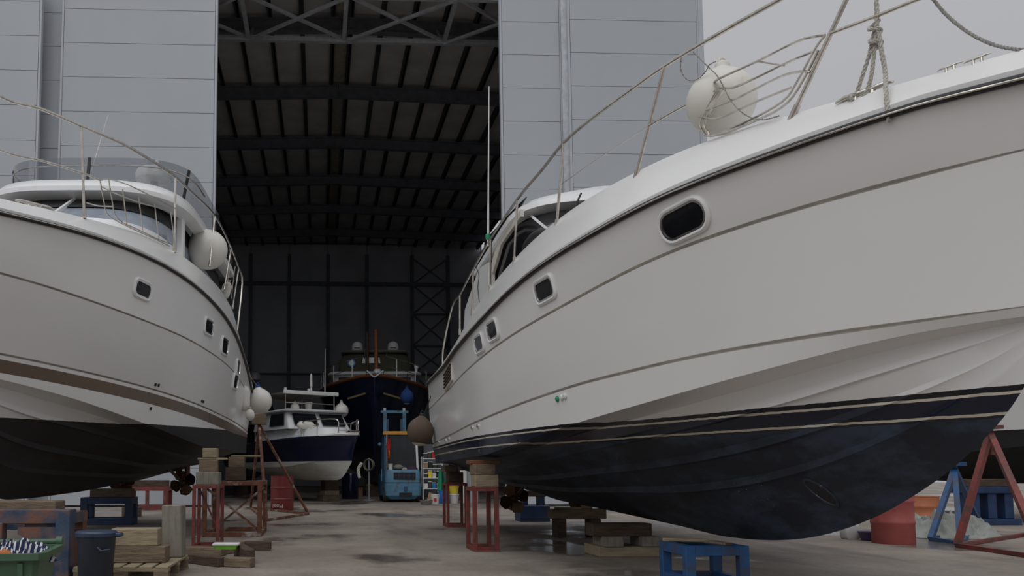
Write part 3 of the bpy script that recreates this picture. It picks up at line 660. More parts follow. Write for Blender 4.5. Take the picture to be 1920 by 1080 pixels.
def between(f, A_, B_): return (lambda x: A_[0](x) * (1 - f) + B_[0](x) * f), (lambda x: A_[1](x) * (1 - f) + B_[1](x) * f)
b1, z1 = between(.20, (l_g2, zl_g2), (l_ch, zl_ch)); b2, z2 = between(.62, (l_g2, zl_g2), (l_ch, zl_ch))
zb1 = lambda x: zl_g2(x) - .055; zb2 = lambda x: zl_g2(x) - np.interp(x, [0, 2.5, 6, 10], [.12, .21, .21, .19])
def bb_(zf): return lambda x: l_g2(x) + (l_co(x) - l_g2(x)) * np.clip((zl_g2(x) - zf(x)) / np.maximum(.05, zl_g2(x) - zl_co(x)), 0, 1)
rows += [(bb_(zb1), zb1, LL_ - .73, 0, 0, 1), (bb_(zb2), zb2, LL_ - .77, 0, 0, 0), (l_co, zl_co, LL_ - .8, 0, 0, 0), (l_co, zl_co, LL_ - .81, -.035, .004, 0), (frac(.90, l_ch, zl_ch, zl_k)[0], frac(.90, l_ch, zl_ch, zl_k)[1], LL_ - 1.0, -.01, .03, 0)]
for f_ in (.76, .5, .28):
    for ff, db, dz in ((f_ + .035, -.014, .014), (f_ + .004, .022, -.020), (f_ - .02, 0, 0)):
        b_, z_ = frac(ff, l_ch, zl_ch, zl_k); rows.append((b_, z_, LL_ - 1.02, db, dz, 0))
rows.append((None, zl_k, LL_ - 1.05, 0, 0, 0))
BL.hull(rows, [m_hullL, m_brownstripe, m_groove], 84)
BL.strip('rub_rail', 1, m_rubber, .026, .006, -.055)
BL.strip('rub_rail_trim', 1, m_steel, .007, .032, -.05, 6)
for (px, py, A, B, rn) in ((267, 543, .20, .115, .7), (391, 613, .20, .125, .6), (421, 649, .21, .14, .55), (446, 689, .19, .14, .55), (441, 716, .22, .13, .5)):
    if BL.hit(px, py)[0] is not None: BL.porthole(px, py, A, B, rn, 0, m_white, .014)
for px, py in ((291, 721), (297, 722), (378, 752), (381, 753), (282, 766)):
    c_, n_ = BL.hit(px, py); R_ = Vector((0, 0, 1)).rotation_difference(n_ if n_.y > 0 else -n_).to_matrix()
    put(MB().lathe([(.022, -.01), (.024, .012), (.012, .018)], 10, c_, R_), 'skin_fitting', m_dark, BL.root, smooth=40)
l_in = planf(1.77, LL_, .25, 2.2)
ltop = [(0, 181), (75, 203.5), (152, 236), (227, 268), (275.5, 296), (324, 328), (363, 364), (402, 403), (428, 451.5), (447, 500), (459, 550)]
tp = sorted(upath(BL, ltop, l_in, LL_), key=lambda p: -p.x)
put(MB().tube(smooth_path([Vector((LL_ + .1, 0, tp[0].z + .02)), Vector((LL_ - .35, .35, tp[0].z + .02))] + tp + [Vector((tp[-1].x - .5, 1.68, tp[-1].z - .25)), Vector((.6, 1.68, 3.8)), Vector((.45, 1.68, 3.4))], 4), .019, 8), 'top_rail', m_steel, BL.root, smooth=60)
lm = upath(BL, [(0, 281), (81, 302), (156, 325), (188, 338)], l_in, LL_)
put(MB().tube(smooth_path([Vector((LL_ - .3, .3, lm[0].z))] + lm, 4), .014, 8), 'mid_rail', m_steel, BL.root, smooth=60)
for b_, t_ in (((158, 405), (152, 236)), ((327, 470), (329, 332)), ((393, 497), (403, 405)), ((420, 541), (434, 465)), ((436, 575), (448, 503)), ((448, 605), (460, 555)), ((455, 640), (464, 580))):
    stanchion(BL, b_, t_, l_in, LL_, .017)
def lp(px, py, pl=None): return BL.unp(px, py, pl or planf(1.79, LL_, .25, 2.2), LL_)
basket(BL, [([lp(188, 338), lp(204, 336), lp(233, 344), lp(262, 357), lp(329, 391)], False),
            ([lp(190, 350), lp(215, 362), lp(262, 380), lp(310, 393)], False),
            ([lp(188, 340), lp(195, 380), lp(203, 404), lp(240, 425), lp(290, 448), lp(318, 462)], False),
            ([lp(204, 337), lp(210, 375), lp(220, 410), lp(262, 432), lp(300, 450), lp(322, 458)], False),
            ([lp(162, 380), lp(185, 386), lp(210, 387)], False)] +
           [([lp(230 + 30 * i, 355 + 14 * i), lp(238 + 30 * i, 424 + 14 * i)], False) for i in range(4)], .008)
q = lp(65, 392, planf(1.55, LL_, .25, 2.2)); cleat(BL, q - Vector((0, 0, .06)), -.75, 1.5)
# superstructure
V0, V1, V2 = outl(1.38, 7.0, .7, 2.4, 3.6, .6), outl(1.34, 6.5, .7, 2.2, 4.55, .6), outl(1.28, 5.55, .7, 1.9, 5.12, .6)
put(MB().loft([V0, V1]), 'cabin_front', m_white, BL.root, smooth=40)
put(MB().loft([V1, V2], closed=False), 'windscreen', m_skyglass, BL.root, smooth=40)
Vm = outl(1.455, 6.0, .7, 2.05, 4.86, .6)
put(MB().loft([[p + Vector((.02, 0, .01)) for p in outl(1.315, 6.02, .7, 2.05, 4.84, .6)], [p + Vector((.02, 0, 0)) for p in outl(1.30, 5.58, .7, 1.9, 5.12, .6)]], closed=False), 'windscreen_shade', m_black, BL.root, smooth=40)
put(MB().loft([outl(1.42, 5.6, .6, 1.9, 5.08, .6), outl(1.60, 5.95, .5, 2.1, 5.13, .6), outl(1.60, 5.95, .5, 2.1, 5.20, .6), outl(1.54, 5.75, .5, 2.0, 5.36, .6), outl(1.40, 5.5, .6, 1.9, 5.44, .6), outl(.5, 4.6, 1.2, 1.2, 5.46, .6)], cap1=True), 'flybridge_moulding', m_white, BL.root, smooth=40)
for i in (12,):
    a, b = V1[i], V2[i]; nn_ = Vector((a.x - 4, a.y, 0)).normalized() * .02
    put(MB().bar(a + nn_, b + nn_, .04, .09, up=nn_), 'windscreen_pillar', m_white, BL.root)
T0, T1 = outl(1.46, 5.15, 2.2, 1.5, 5.40, .55), outl(1.54, 5.05, 2.0, 1.5, 5.97, .55)
put(MB().loft([T0, T1], closed=False), 'flybridge_windscreen', m_windscreen, BL.root, smooth=40)
put(MB().tube([p + Vector((0, 0, -.13)) * 1 for p in T1[1:-1]], .012, 6), 'screen_rail', m_steel, BL.root, smooth=60)
for i in (4, 12, 20): put(MB().bar(T0[i], T1[i], .02, .05), 'screen_frame', m_black, BL.root)
c_ = BL.onplane(289, 340, 1, -.0); c_ = Vector((4.2, c_.y, 5.46)); c_ = BL.onplane(288, 345, 0, 4.0); c_.z = 5.82
rd = put(MB().lathe([(.06, -.40), (.06, .12), (.30, .15), (.31, .25), (.27, .33), (.1, .36)], 22, c_), 'radar_scanner', m_whitepl, BL.root, smooth=40)
c2 = BL.onplane(294, 330, 0, 3.8)
put(MB().tube([Vector((c2.x, c2.y, 5.4)), Vector((c2.x, c2.y, 6.25))], .03, 8), 'light_mast', m_whitepl, BL.root, smooth=60)
put(MB().lathe([(.045, 6.2), (.045, 6.27), (.05, 6.28), (.05, 6.36), (.03, 6.4)], 12, (c2.x, c2.y, 0)), 'anchor_light', m_whitepl, BL.root, smooth=40)
put(MB().bar((4.6, 1.36, 5.2), (4.75, 1.40, 4.0), .12, .18, up=(1, 0, 0), bev=.02), 'roof_support', m_white, BL.root)
put(MB().tube([BL.onplane(172, 320, 0, 4.8), BL.onplane(203, 215, 0, 4.8)], [.01, .004], 6), 'whip_aerial', m_whitepl, BL.root)
running_gear(BL, 1.0, (-.62, .62), 1.2, .7, zprop=.78)

# ------------------------------------------------------------------ generic smaller hulls
def simple_hull(bt, L, B, zk, zc, zs0, zs1, m, stripe=None, rake=.8, keelx=.8, flare=.25, n=48, zg=None, t0=.25):
    rs, rc = planf(B, L, t0, 2.2, .85), planf(B * (1 - flare), L - rake * .6, t0 - .05, 1.9, .9)
    zs = zline([(0, zs0), (L * .45, zs0 + (zs1 - zs0) * .25), (L * .75, zs0 + (zs1 - zs0) * .6), (L, zs1)]); zcc = zline([(0, zc), (L * .5, zc + .02), (L * .8, zc + .25), (L, zc + .6)])
    zkk = zline([(0, zk + .12), (L * .4, zk), (L * keelx, zk + .02), (L - rake, zk + .55 * (zc - zk) + .3), (L - rake * .8, zc + .2)], .6)
    rows = [(rs, zs, L, 0, .05, 0), (rs, zs, L, .02, .0, 0)]
    for f in (.3, .6): rows.append(((lambda x, f=f: rs(x) * (1 - f) + rc(x) * f - .05 * f * (1 - f) * 4), (lambda x, f=f: zs(x) * (1 - f) + zcc(x) * f), L - rake * .6 * f, 0, 0, 0))
    rows.append((rc, zcc, L - rake * .6, 0, 0, 0))
    b_, z_ = frac(.5, rc, zcc, zkk); rows.append((b_, z_, L - rake * .7, 0, 0, 0)); rows.append((None, zkk, L - rake * .8, 0, 0, 0))
    return bt.hull(rows, [m], n)

# --- the small white-topped navy workboat on timber blocks inside the doorway
SB = Boat('cabin_boat', 'small navy cabin boat with white wheelhouse, resting on timber blocks beside the forklift', (-1.75, 30.9), 29, -1)
m_small = stripe_mat('cabin_boat_paint', [(0, (.60, .60, .56)), (1.30, (.60, .60, .56)), (1.34, (.008, .011, .035)), (2.14, (.72, .72, .70))], 0., 0., .12, .5, noise_below=(.5, .5, .46))
simple_hull(SB, 6.1, 1.5, .72, 1.15, 1.95, 2.22, m_small, rake=.55, keelx=.84, flare=.18)
m_cabw = mat('workboat_white', (.74, .75, .76), .3, var=.03)
sc0, sc1 = outl(1.12, 5.0, .8, 3.4, 1.95, .8), outl(1.02, 4.75, .8, 3.2, 2.42, .8)
put(MB().loft([sc0, sc1], cap1=True), 'foredeck_trunk', m_cabw, SB.root, smooth=40)
c0, c1 = outl(1.2, 3.7, .9, .25, 2.42, .25), outl(1.08, 3.25, .9, .25, 3.02, .25)
put(MB().loft([c0, c1], cap1=True), 'wheelhouse', m_cabw, SB.root, smooth=40)
put(MB().loft([outl(1.18, 3.5, .8, .3, 3.01, .25), outl(1.22, 3.55, .8, .3, 3.05, .25), outl(1.15, 3.45, .85, .3, 3.10, .25)], cap1=True), 'wheelhouse_roof', m_cabw, SB.root, smooth=40)
for y0, y1 in ((-.98, -.08), (.08, .98)):
    a = [Vector((3.63, y0, 2.56)), Vector((3.63, y1, 2.56)), Vector((3.36, y1 * .97, 2.95)), Vector((3.36, y0 * .97, 2.95))]
    put(MB().poly([p + Vector((.03, 0, .0)) for p in a], (.015, 0, 0)), 'window_pane', m_glass, SB.root)
put(MB().poly([(3.3, -1.19, 2.55), (2.2, -1.19, 2.55), (2.2, -1.12, 2.95), (3.15, -1.12, 2.95)], (0, -.02, 0)), 'window_pane', m_glass, SB.root)
for y in (-.45, .42): put(MB().box((4.0, y, 2.44), (.5, .5, .06), None, .02), 'hatch', m_whitepl, SB.root)
for y in (-.92, .92):
    put(MB().tube(smooth_path([Vector((5.6 - 1.5, y, 2.15)), Vector((4.1, y, 2.6)), Vector((4.6, y * .85, 2.66)), Vector((5.2, y * .55, 2.68)), Vector((5.45, y * .4, 2.6)), Vector((5.45, y * .4, 2.2))], 4), .02, 6), 'bow_rail', m_steel, SB.root, smooth=60)
    put(MB().tube([Vector((4.75, y * .8, 2.15)), Vector((4.75, y * .8, 2.66))], .016, 6), 'stanchion', m_steel, SB.root)
put(MB().box((5.75, 0, 2.25), (.5, .24, .04), bev=.01), 'bow_platform', m_wooddark, SB.root)
# canopy frame over the aft deck
for y in (-.95, .95):
    for x in (.5, 2.9): put(MB().tube([Vector((x, y, 2.1)), Vector((x, y, 3.72))], .02, 6), 'canopy_post', m_steel, SB.root)
put(MB().loft([[Vector((x, y * 1.06, 3.70 + .08 * (1 - (y) ** 2))) for y in (-1, -.6, 0, .6, 1)] for x in (-.5, .9, 2.2, 3.0)], closed=False), 'canopy', m_cream, SB.root, smooth=60)
put(MB().box((3.0, 0, 3.70), (.05, 2.15, .13), bev=.02), 'canopy_edge', m_whitepl, SB.root)
put(MB().tube([Vector((2.9, -.95, 3.35)), Vector((2.9, .95, 3.35))], .016, 6), 'canopy_rail', m_steel, SB.root)
put(MB().lathe([(.05, 3.78), (.05, 3.86), (.03, 3.88)], 10, (2.7, -.85, 0)), 'deck_light', m_whitepl, SB.root, smooth=40)
put(MB().lathe([(.05, 3.78), (.05, 3.86), (.03, 3.88)], 10, (2.7, .05, 0)), 'deck_light', m_whitepl, SB.root, smooth=40)
put(MB().lathe([(.05, 3.78), (.03, 3.95), (.05, 3.97), (.04, 4.35), (.02, 4.42)], 10, (2.6, .2, 0)), 'light_mast', m_whitepl, SB.root, smooth=40)
put(MB().tube([Vector((2.6, .75, 3.75)), Vector((2.62, .75, 5.35))], [.02, .006], 6), 'whip_aerial', m_whitepl, SB.root)
for z in (2.3, 2.5): put(MB().tube([Vector((5.5, -.35, z)), Vector((5.75, 0, z)), Vector((5.5, .35, z))], .014, 6), 'pulpit_rail', m_steel, SB.root)

# --- the dark blue trawler yacht, bow-on
TY = Boat('trawler_yacht', 'dark blue trawler yacht with varnished teak rail and olive wheelhouse cover, bow towards the door', (3.0, 44.7), -4.0, 1)
m_tr = stripe_mat('trawler_paint', [(0, (.006, .008, .02)), (1.3, (.007, .010, .03))], 0., 0., .12, .35, noise_below=(.008, .01, .022))
simple_hull(TY, 13.4, 2.42, .45, 1.6, 4.05, 4.66, m_tr, rake=.9, keelx=.86, flare=.22, n=56, t0=.62)
TY.strip('teak_rail', 0, m_teak, .075, .0, .02)
x_, b_, z_ = TY.L[0]
kk = MB()
for sg in (1, -1):
    put(MB().bar((13.05, sg * .35, 4.02), (12.6, sg * 1.05, 3.86), .03, .07), 'name_plate', mat('faded_gold', (.22, .17, .07), .4), TY.root)
put(MB().tube([Vector((13.42, 0, 4.6)), Vector((13.0, 0, 3.2)), Vector((12.75, 0, 1.6)), Vector((12.5, 0, .9))], .055, 8), 'stem_band', m_navy, TY.root, smooth=60)
for sg in (1, -1):
    rail = []
    for j in range(6, 54, 3):
        if j < 54: rail.append(Vector((x_[j], sg * max(.05, b_[j] - .06), z_[j] + .82)))
    put(MB().tube(rail + [Vector((13.1, sg * .35, 5.36))], .022, 6), 'top_rail', m_steel, TY.root, smooth=60)
    put(MB().tube([p + Vector((0, 0, -.4)) for p in rail], .014, 6), 'mid_rail', m_steel, TY.root, smooth=60)
    for j in (12, 18, 24, 30, 36, 42, 48): put(MB().tube([Vector((x_[j], sg * max(.05, b_[j] - .06), z_[j])), Vector((x_[j], sg * max(.05, b_[j] - .06), z_[j] + .82))], .02, 6), 'stanchion', m_whitepl, TY.root)
t0_, t1_ = outl(1.75, 10.6, 2., .9, 4.0, .4), outl(1.75, 10.5, 2., .9, 5.05, .4)
put(MB().loft([t0_, t1_], cap1=True), 'trunk_cabin', m_cabw, TY.root, smooth=40)
for y0, y1 in ((-1.5, -.75), (-.6, .6), (.75, 1.5)): put(MB().box((10.62, (y0 + y1) / 2, 4.78), (.03, y1 - y0, .3), bev=.01), 'cabin_window', m_glass, TY.root)
put(MB().loft([outl(1.95, 10.7, 1.8, .9, 5.04, .4), outl(1.98, 10.75, 1.8, .9, 5.1, .4), outl(1.9, 10.6, 1.8, .9, 5.18, .4)], cap1=True), 'cabin_top', m_cabw, TY.root, smooth=40)
put(MB().loft([outl(1.62, 9.2, 2.5, .7, 5.16, .4), outl(1.55, 9.0, 2.5, .7, 5.9, .4), outl(1.35, 8.6, 2.5, .7, 6.25, .4)], cap1=True), 'flybridge_cover', m_olive, TY.root, smooth=40)
put(MB().loft([outl(1.42, 8.8, 2.5, .7, 6.22, .4), outl(1.5, 8.9, 2.4, .7, 6.27, .4), outl(1.4, 8.7, 2.4, .7, 6.36, .4)], cap1=True), 'bimini_top', mat('weathered_canvas', (.20, .20, .17), .8), TY.root, smooth=40)
for y in (-.78, .82):
    put(MB().lathe([(.2, 6.3), (.25, 6.36), (.25, 6.62), (.2, 6.76), (.08, 6.83)], 18, (8.0, y, 0)), 'satellite_dome', m_whitepl, TY.root, smooth=50)
    k = MB(); k.box((8.262, y, 6.52), (.01, .26, .04)); put(k, 'dome_band', m_black, TY.root)
put(MB().tube([Vector((12.5, .08, 4.8)), Vector((11.6, .06, 6.72))], .085, 8), 'derrick_spar', m_teak, TY.root, smooth=60)
put(MB().tube([Vector((9.2, -.30, 5.2)), Vector((9.0, -.33, 7.1))], [.07, .05], 8), 'mast', m_wooddark, TY.root, smooth=60)
put(MB().tube([Vector((9.0, -.33, 6.85)), Vector((8.6, .75, 6.85))], .02, 6), 'spreader', m_steel, TY.root)
for y0, y1 in ((-.3, -.42), (.35, .55)): put(MB().tube([Vector((13.0, y0, 4.75)), Vector((11.4, y1, 6.2))], .018, 6), 'forestay', m_steel, TY.root)
put(MB().box((13.0, .12, 4.86), (.34, .3, .22), bev=.06), 'anchor_windlass', m_girder, TY.root)
put(MB().tube([Vector((13.45, -.28, 4.85)), Vector((13.5, -.05, 4.62)), Vector((13.5, .05, 4.62)), Vector((13.45, .35, 4.85))], .035, 8), 'anchor', m_girder, TY.root, smooth=60)
put(MB().poly([(9.08, -.55, 5.72), (9.08, .25, 5.72), (9.0, .2, 5.98), (9.0, -.5, 5.98)], (.02, 0, 0)), 'cover_window', m_whitepl, TY.root)
put(MB().lathe([(.17, -.01), (.17, .012), (.09, .014)], 18, (9.12, -1.0, 5.72), Matrix.Rotation(PI / 2, 3, 'Y')), 'round_emblem', m_bluepl, TY.root, smooth=30)
put(MB().lathe([(.11, .013), (.11, .02)], 18, (9.12, -1.0, 5.72), Matrix.Rotation(PI / 2, 3, 'Y')), 'emblem_centre', m_whitepl, TY.root, smooth=30)
put(MB().lathe([(.05, 5.15), (.05, 5.3), (.09, 5.33), (.09, 5.45)], 12, (10.4, 1.75, 0)), 'vent_cowl', m_whitepl, TY.root, smooth=40)

# --- dark covered boat further in, and the hull parked beyond the right hand stands
CB = Boat('covered_boat', 'dark grey boat under canvas cover, behind the small navy cabin boat', (-3.4, 43.), 0, 1)
simple_hull(CB, 10.5, 1.55, .5, 1.3, 2.4, 3.3, mat('graphite_hull', (.03, .033, .042), .25), rake=1.2)
put(MB().loft([outl(1.35, 9.4, .5, 3., 2.9, .6), outl(1.2, 8.2, .6, 2.6, 3.9, .6), outl(.8, 6.5, .9, 2., 4.7, .6), outl(.3, 5.5, 1.2, 1., 4.95, .6)], cap1=True), 'canvas_cover', m_greycanvas, CB.root, smooth=60)
put(MB().tube([Vector((5.5, .45, 4.7)), Vector((5.5, .45, 5.15))], .09, 10), 'radar_post', m_greycanvas, CB.root)
put(MB().lathe([(.12, 5.1), (.24, 5.16), (.24, 5.38), (.16, 5.5), (.05, 5.54)], 16, (5.5, .45, 0)), 'radar_dome', mat('dusty_dome', (.25, .25, .25), .5), CB.root, smooth=40)
NB = Boat('neighbour_boat', 'white boat hull with black bottom, seen past the red tripod stand', (15.4, 22.5), -6, -1)
m_nb = stripe_mat('neighbour_paint', [(0, (.014, .014, .015)), (1.78, (.012, .012, .013)), (1.82, WHITE)], 0., 0., .2, .6, noise_below=(.02, .02, .022))
simple_hull(NB, 10.5, 1.9, .75, 1.35, 2.9, 3.6, m_nb, rake=1.0, keelx=.8, flare=.1)

# ------------------------------------------------------------------ stands and timber
def frame_stand(name, label, c, w, d, h, rz=0., t=.05, m=m_redpaint, group=None, bottom=True, plate=0., braces=()):
    r = thing(name, label, 'stand', (c[0], c[1], 0), rz, group)
    for sx_ in (-1, 1):
        for sy_ in (-1, 1): put(MB().box((sx_ * (w - t) / 2, sy_ * (d - t) / 2, h / 2), (t, t, h), bev=.004), 'leg', m, r)
    for zz, on in ((h - t / 2, True), (t / 2, bottom)):
        if not on: continue
        for s_ in (-1, 1):
            put(MB().box((0, s_ * (d - t) / 2, zz), (w - 2 * t, t * .96, t), bev=.003), 'crossbar', m, r)
            put(MB().box((s_ * (w - t) / 2, 0, zz), (t * .96, d - 2 * t, t), bev=.003), 'crossbar', m, r)
    if plate: put(MB().box((0, 0, h + plate / 2), (w, d, plate), bev=.004), 'top_plate', m, r)
    for a, b in braces: put(MB().bar(a, b, t * .7, t * .5), 'brace', m, r)
    return r
def timber(label, c, size, rz=0., m=None, name='timber_block', group=None, tilt=(0, 0)):
    k = MB(); R_ = Matrix.Rotation(tilt[0], 3, 'X') @ Matrix.Rotation(tilt[1], 3, 'Y')
    k.box((0, 0, size[2] / 2), size, R_, bev=.008)
    return put(k, name, m or m_wood, loc=(c[0], c[1], c[2]), rz=rz, label=label, cat='timber', group=group)

g_ = 'timber packing on the right red stands'
frame_stand('steel_stand', 'red steel frame stand with its timber pile reaching the navy chine, nearer the blue stand', (2.10, 10.72), .33, .55, .81, .0, .055)
timber('short timber block at the bottom of the pile on the nearer right red stand', (2.14, 10.72, .81), (.30, .34, .155), 0, m_woodpale)
timber('pale timber block in the middle of the pile on the nearer right red stand', (2.12, 10.74, .965), (.27, .30, .14), .06, m_wood)
timber('reddish timber wedge on top of the pile on the nearer right red stand', (2.16, 10.9, 1.105), (.40, .34, .05), 0, m_teak)
frame_stand('steel_stand', 'red steel frame stand by the buckets, under the stern of the navy-bottomed yacht', (2.50, 15.32), .38, .50, .80, .0, .05)
timber('dark timber block on the red stand by the buckets', (2.50, 15.32, .80), (.27, .34, .20), 0, m_wooddark)
timber('brown timber block topping the pile on the red stand by the buckets', (2.40, 15.32, 1.0), (.24, .30, .12), .1, m_wood)

# blue stand under the forefoot
p0 = atz(1286, 1024, .36); fx, fy = p0.x + .28, p0.y + .29
frame_stand('keel_stand', 'low blue steel stand carrying the forefoot of the navy-bottomed yacht', (fx, fy), .56, .58, .36, 0., .085, m_bluepaint)
timber('thin wedge of pale wood on the low blue stand', (fx - .08, fy + .16, .36), (.40, .10, .03), -.4, m_woodpale, 'wooden_wedge')
timber('small wood offcut across the front bar of the low blue stand', (fx + .08, fy - .13, .36), (.08, .28, .025), .25, m_wood, 'wooden_wedge')
# timber crib under the keel
cb = atz(1180, 1045, 0); cx, cy = cb.x, cb.y + .3
timber('wide pale bottom plank of the timber crib under the keel', (cx + .05, cy, 0), (.80, .55, .12), 0, m_woodpale)
timber('grey block on the crib plank, beside the dark crib beam end', (cx - .18, cy - .1, .12), (.24, .40, .12), 0, m_woodgrey)
timber('squat grey block on the crib plank nearest the blue stand', (cx + .27, cy - .1, .12), (.22, .40, .12), 0, m_woodgrey)
timber('dark crib beam lying across the two grey blocks', (cx - .05, cy - .1, .24), (.72, .26, .15), .0, m_wooddark)
c2 = atz(1090, 1008, 0); cx2, cy2 = c2.x, c2.y + .2
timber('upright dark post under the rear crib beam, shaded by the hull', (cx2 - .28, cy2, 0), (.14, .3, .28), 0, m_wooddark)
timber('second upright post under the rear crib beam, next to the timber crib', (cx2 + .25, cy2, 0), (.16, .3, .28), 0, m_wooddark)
timber('long brown rear crib beam under the keel amidships', (cx2, cy2, .28), (.86, .24, .15), .03, m_wood)
timber('pale board lying askew on the rear crib beam', (cx2 - .15, cy2 - .02, .43), (.4, .16, .03), -.2, m_woodpale)
c3 = atz(1003, 978, 0)
ks = thing('keel_stand', 'dark blue pedestal stand under the aft keel of the navy-bottomed yacht', 'stand', (c3.x, c3.y + .2, 0))
put(MB().box((0, 0, .16), (.60, .5, .32), bev=.01), 'base', m_bluedark, ks)
for sx_ in (-.17, .17): put(MB().box((sx_, 0, .41), (.10, .3, .18)), 'post', m_bluedark, ks)
put(MB().box((-.04, 0, .56), (.58, .3, .12), bev=.006), 'top_beam', m_wooddark, ks)
# --- left side
frame_stand('steel_stand', 'tall narrow red frame stand under the black stern quarter, timber blocks on top', (atz(392, 1024, 0).x, 11.25), .36, .52, .83, .0, .045, braces=(((-.14, .2, .75), (.14, .2, .15)),))
lx, ly = atz(392, 1024, 0).x, 11.25
timber('pale tapered timber block on the tall narrow red stand', (lx - .0, ly, .83), (.30, .32, .17), 0, m_woodgrey)
timber('brown timber block in the middle of the stack on the tall narrow red stand', (lx + .0, ly, 1.0), (.25, .30, .16), .08, m_wood)
timber('split board sticking out of the stack on the tall narrow red stand', (lx + .05, ly, 1.16), (.40, .2, .03), .1, m_woodpale)
timber('upper pale block under the black hull on the tall narrow red stand', (lx + .02, ly, 1.19), (.19, .24, .13), 0, m_woodpale)
ra, rb = atz(440, 1008, 0), atz(500, 1003, 0)
rs_ = frame_stand('steel_stand', 'wide rusty steel trestle with peeling white leg, under the black stern', (-1.36, 13.6), .92, 1.3, .86, .0, .07, m_rust, braces=(((-.42, -.5, .75), (.4, -.5, .1)), ((.42, .55, .75), (-.3, .55, .15))))
timber('dark timber block on the wide rusty trestle', (-1.42, 14.05, .86), (.32, .30, .22), 0, m_wooddark)
timber('pale timber block topping the pile on the wide rusty trestle', (-1.40, 14.05, 1.08), (.26, .26, .17), 0, m_wood)
timber('thin batten poking out of the pile on the wide rusty trestle', (-1.25, 14.05, 1.25), (.50, .08, .03), 0, m_woodpale)
b1_ = atz(197, 985, 0)
frame_stand('keel_stand', 'blue steel keel stand beneath the black hull of the flybridge yacht', (b1_.x, b1_.y + .3), .96, .55, .52, 0, .13, m_bluedark)
timber('brown beam on the blue keel stand beneath the black hull', (b1_.x + .05, b1_.y + .3, .52), (.78, .3, .16), 0, m_wood)
b2_ = atz(280, 955, 0)
frame_stand('steel_stand', 'squat red slatted stand beneath the black hull, next to the blue keel stand', (b2_.x, b2_.y), 1.10, .7, .62, 0, .12, m_redpaint)
put(MB().box((0, -.3, .33), (.09, .07, .50)), 'slat', m_redpaint, bpy.data.objects[[o.name for o in bpy.data.objects if o.name.startswith('steel_stand')][-1]])
timber('dark beam on the squat red slatted stand', (b2_.x, b2_.y, .62), (1.0, .3, .16), 0, m_wooddark)
b3_ = atz(265, 965, 0); timber('loose pale chock on the ground by the squat red slatted stand', (b3_.x, b3_.y - 1.0, 0), (.40, .3, .22), .1, m_wood)

# blue cradle in the left foreground
bc = thing('cradle_frame', 'worn blue steel cradle with rust streaks, behind the green bin', 'stand', (-2.26, 7.7, 0), 0)
put(MB().box((-1.15, 0.06, .595), (2.3, .14, .13), bev=.006), 'top_beam', m_blueworn, bc)
put(MB().box((-.06, 0, .33), (.13, .16, .66), bev=.006), 'post', m_blueworn, bc)
put(MB().box((-.29, .06, .27), (.30, .03, .54)), 'web_plate', m_blueworn, bc)
put(MB().poly([(-.12, -.02, .5), (-.48, -.02, .5), (-.48, -.02, .44), (-.12, -.02, .24)], (0, .03, 0)), 'gusset', m_blueworn, bc)
put(MB().box((-.66, 0.02, .27), (.10, .12, .54), bev=.006), 'post', m_blueworn, bc)
put(MB().box((-1.25, .05, .25), (1.0, .04, .48)), 'web_plate', m_bluepaint, bc)
put(MB().box((-1.15, .6, .5), (2.2, .14, .12)), 'rear_beam', m_blueworn, bc)
for x in (-.1, -2.1): put(MB().box((x, .35, .57), (.12, .6, .10)), 'tie_beam', m_blueworn, bc); put(MB().box((x, .6, .22), (.12, .12, .44)), 'post', m_blueworn, bc)
timber('heavy weathered beam on the worn blue cradle, carrying the keel', (-3.30, 8.3, .62), (1.5, .3, .10), 0, m_wood)

# ------------------------------------------------------------------ bins, pallet, loose timber (left foreground)
tb = atz(181, 992, .52); tbx, tby = tb.x, 7.35; tbx = aty(181, 992, tby).x
bn = thing('rubbish_bin', 'dark blue round plastic bin with lid, beside the worn blue cradle', 'bin', (tbx, tby, 0))
put(MB().lathe([(.135, 0), (.14, .01), (.165, .44), (.17, .46)], 32), 'body', m_plastic_blue, bn, smooth=40)
put(MB().lathe([(.178, .445), (.18, .475), (.172, .482), (.165, .49), (.12, .493), (.02, .494)], 32), 'lid', m_lid_blue, bn, smooth=40)
put(MB().box((.19, 0, .455), (.07, .1, .035), bev=.01), 'lid_handle', m_lid_blue, bn)
put(MB().tube([Vector((.05, -.158, .36)), Vector((.09, -.17, .33)), Vector((.15, -.12, .34))], .008, 6), 'side_handle', m_lid_blue, bn)
gb = thing('wheelie_bin', 'green plastic bin with scuffed rim, stuffed with cloths', 'bin', (-2.02, 5.35, 0), .12)
W_ = lambda w, d, z: [Vector((a * w, b * d, z)) for a, b in ((-1, -.85), (-.9, -1), (.9, -1), (1, -.85), (1, .85), (.9, 1), (-.9, 1), (-1, .85))]
put(MB().loft([W_(.24, .24, .0), W_(.30, .30, .47), W_(.34, .34, .475), W_(.34, .34, .515), W_(.30, .30, .515), W_(.29, .29, .40)], cap0=True, cap1=True), 'body', m_green, gb, smooth=30)
put(MB().tube([Vector((-.30, .36, .53)), Vector((.30, .36, .53))], .02, 10), 'hinge_bar', m_green, gb, smooth=60)
for x in (-.3, .3): put(MB().tube([Vector((x - .02, .36, .53)), Vector((x + .02, .36, .53))], .035, 12), 'hinge_knuckle', m_green, gb, smooth=60)
for x in (-.2, 0, .2): put(MB().box((x, -.28, .24), (.03, .04, .44), Matrix.Rotation(.12, 3, 'X')), 'rib', m_green, gb)
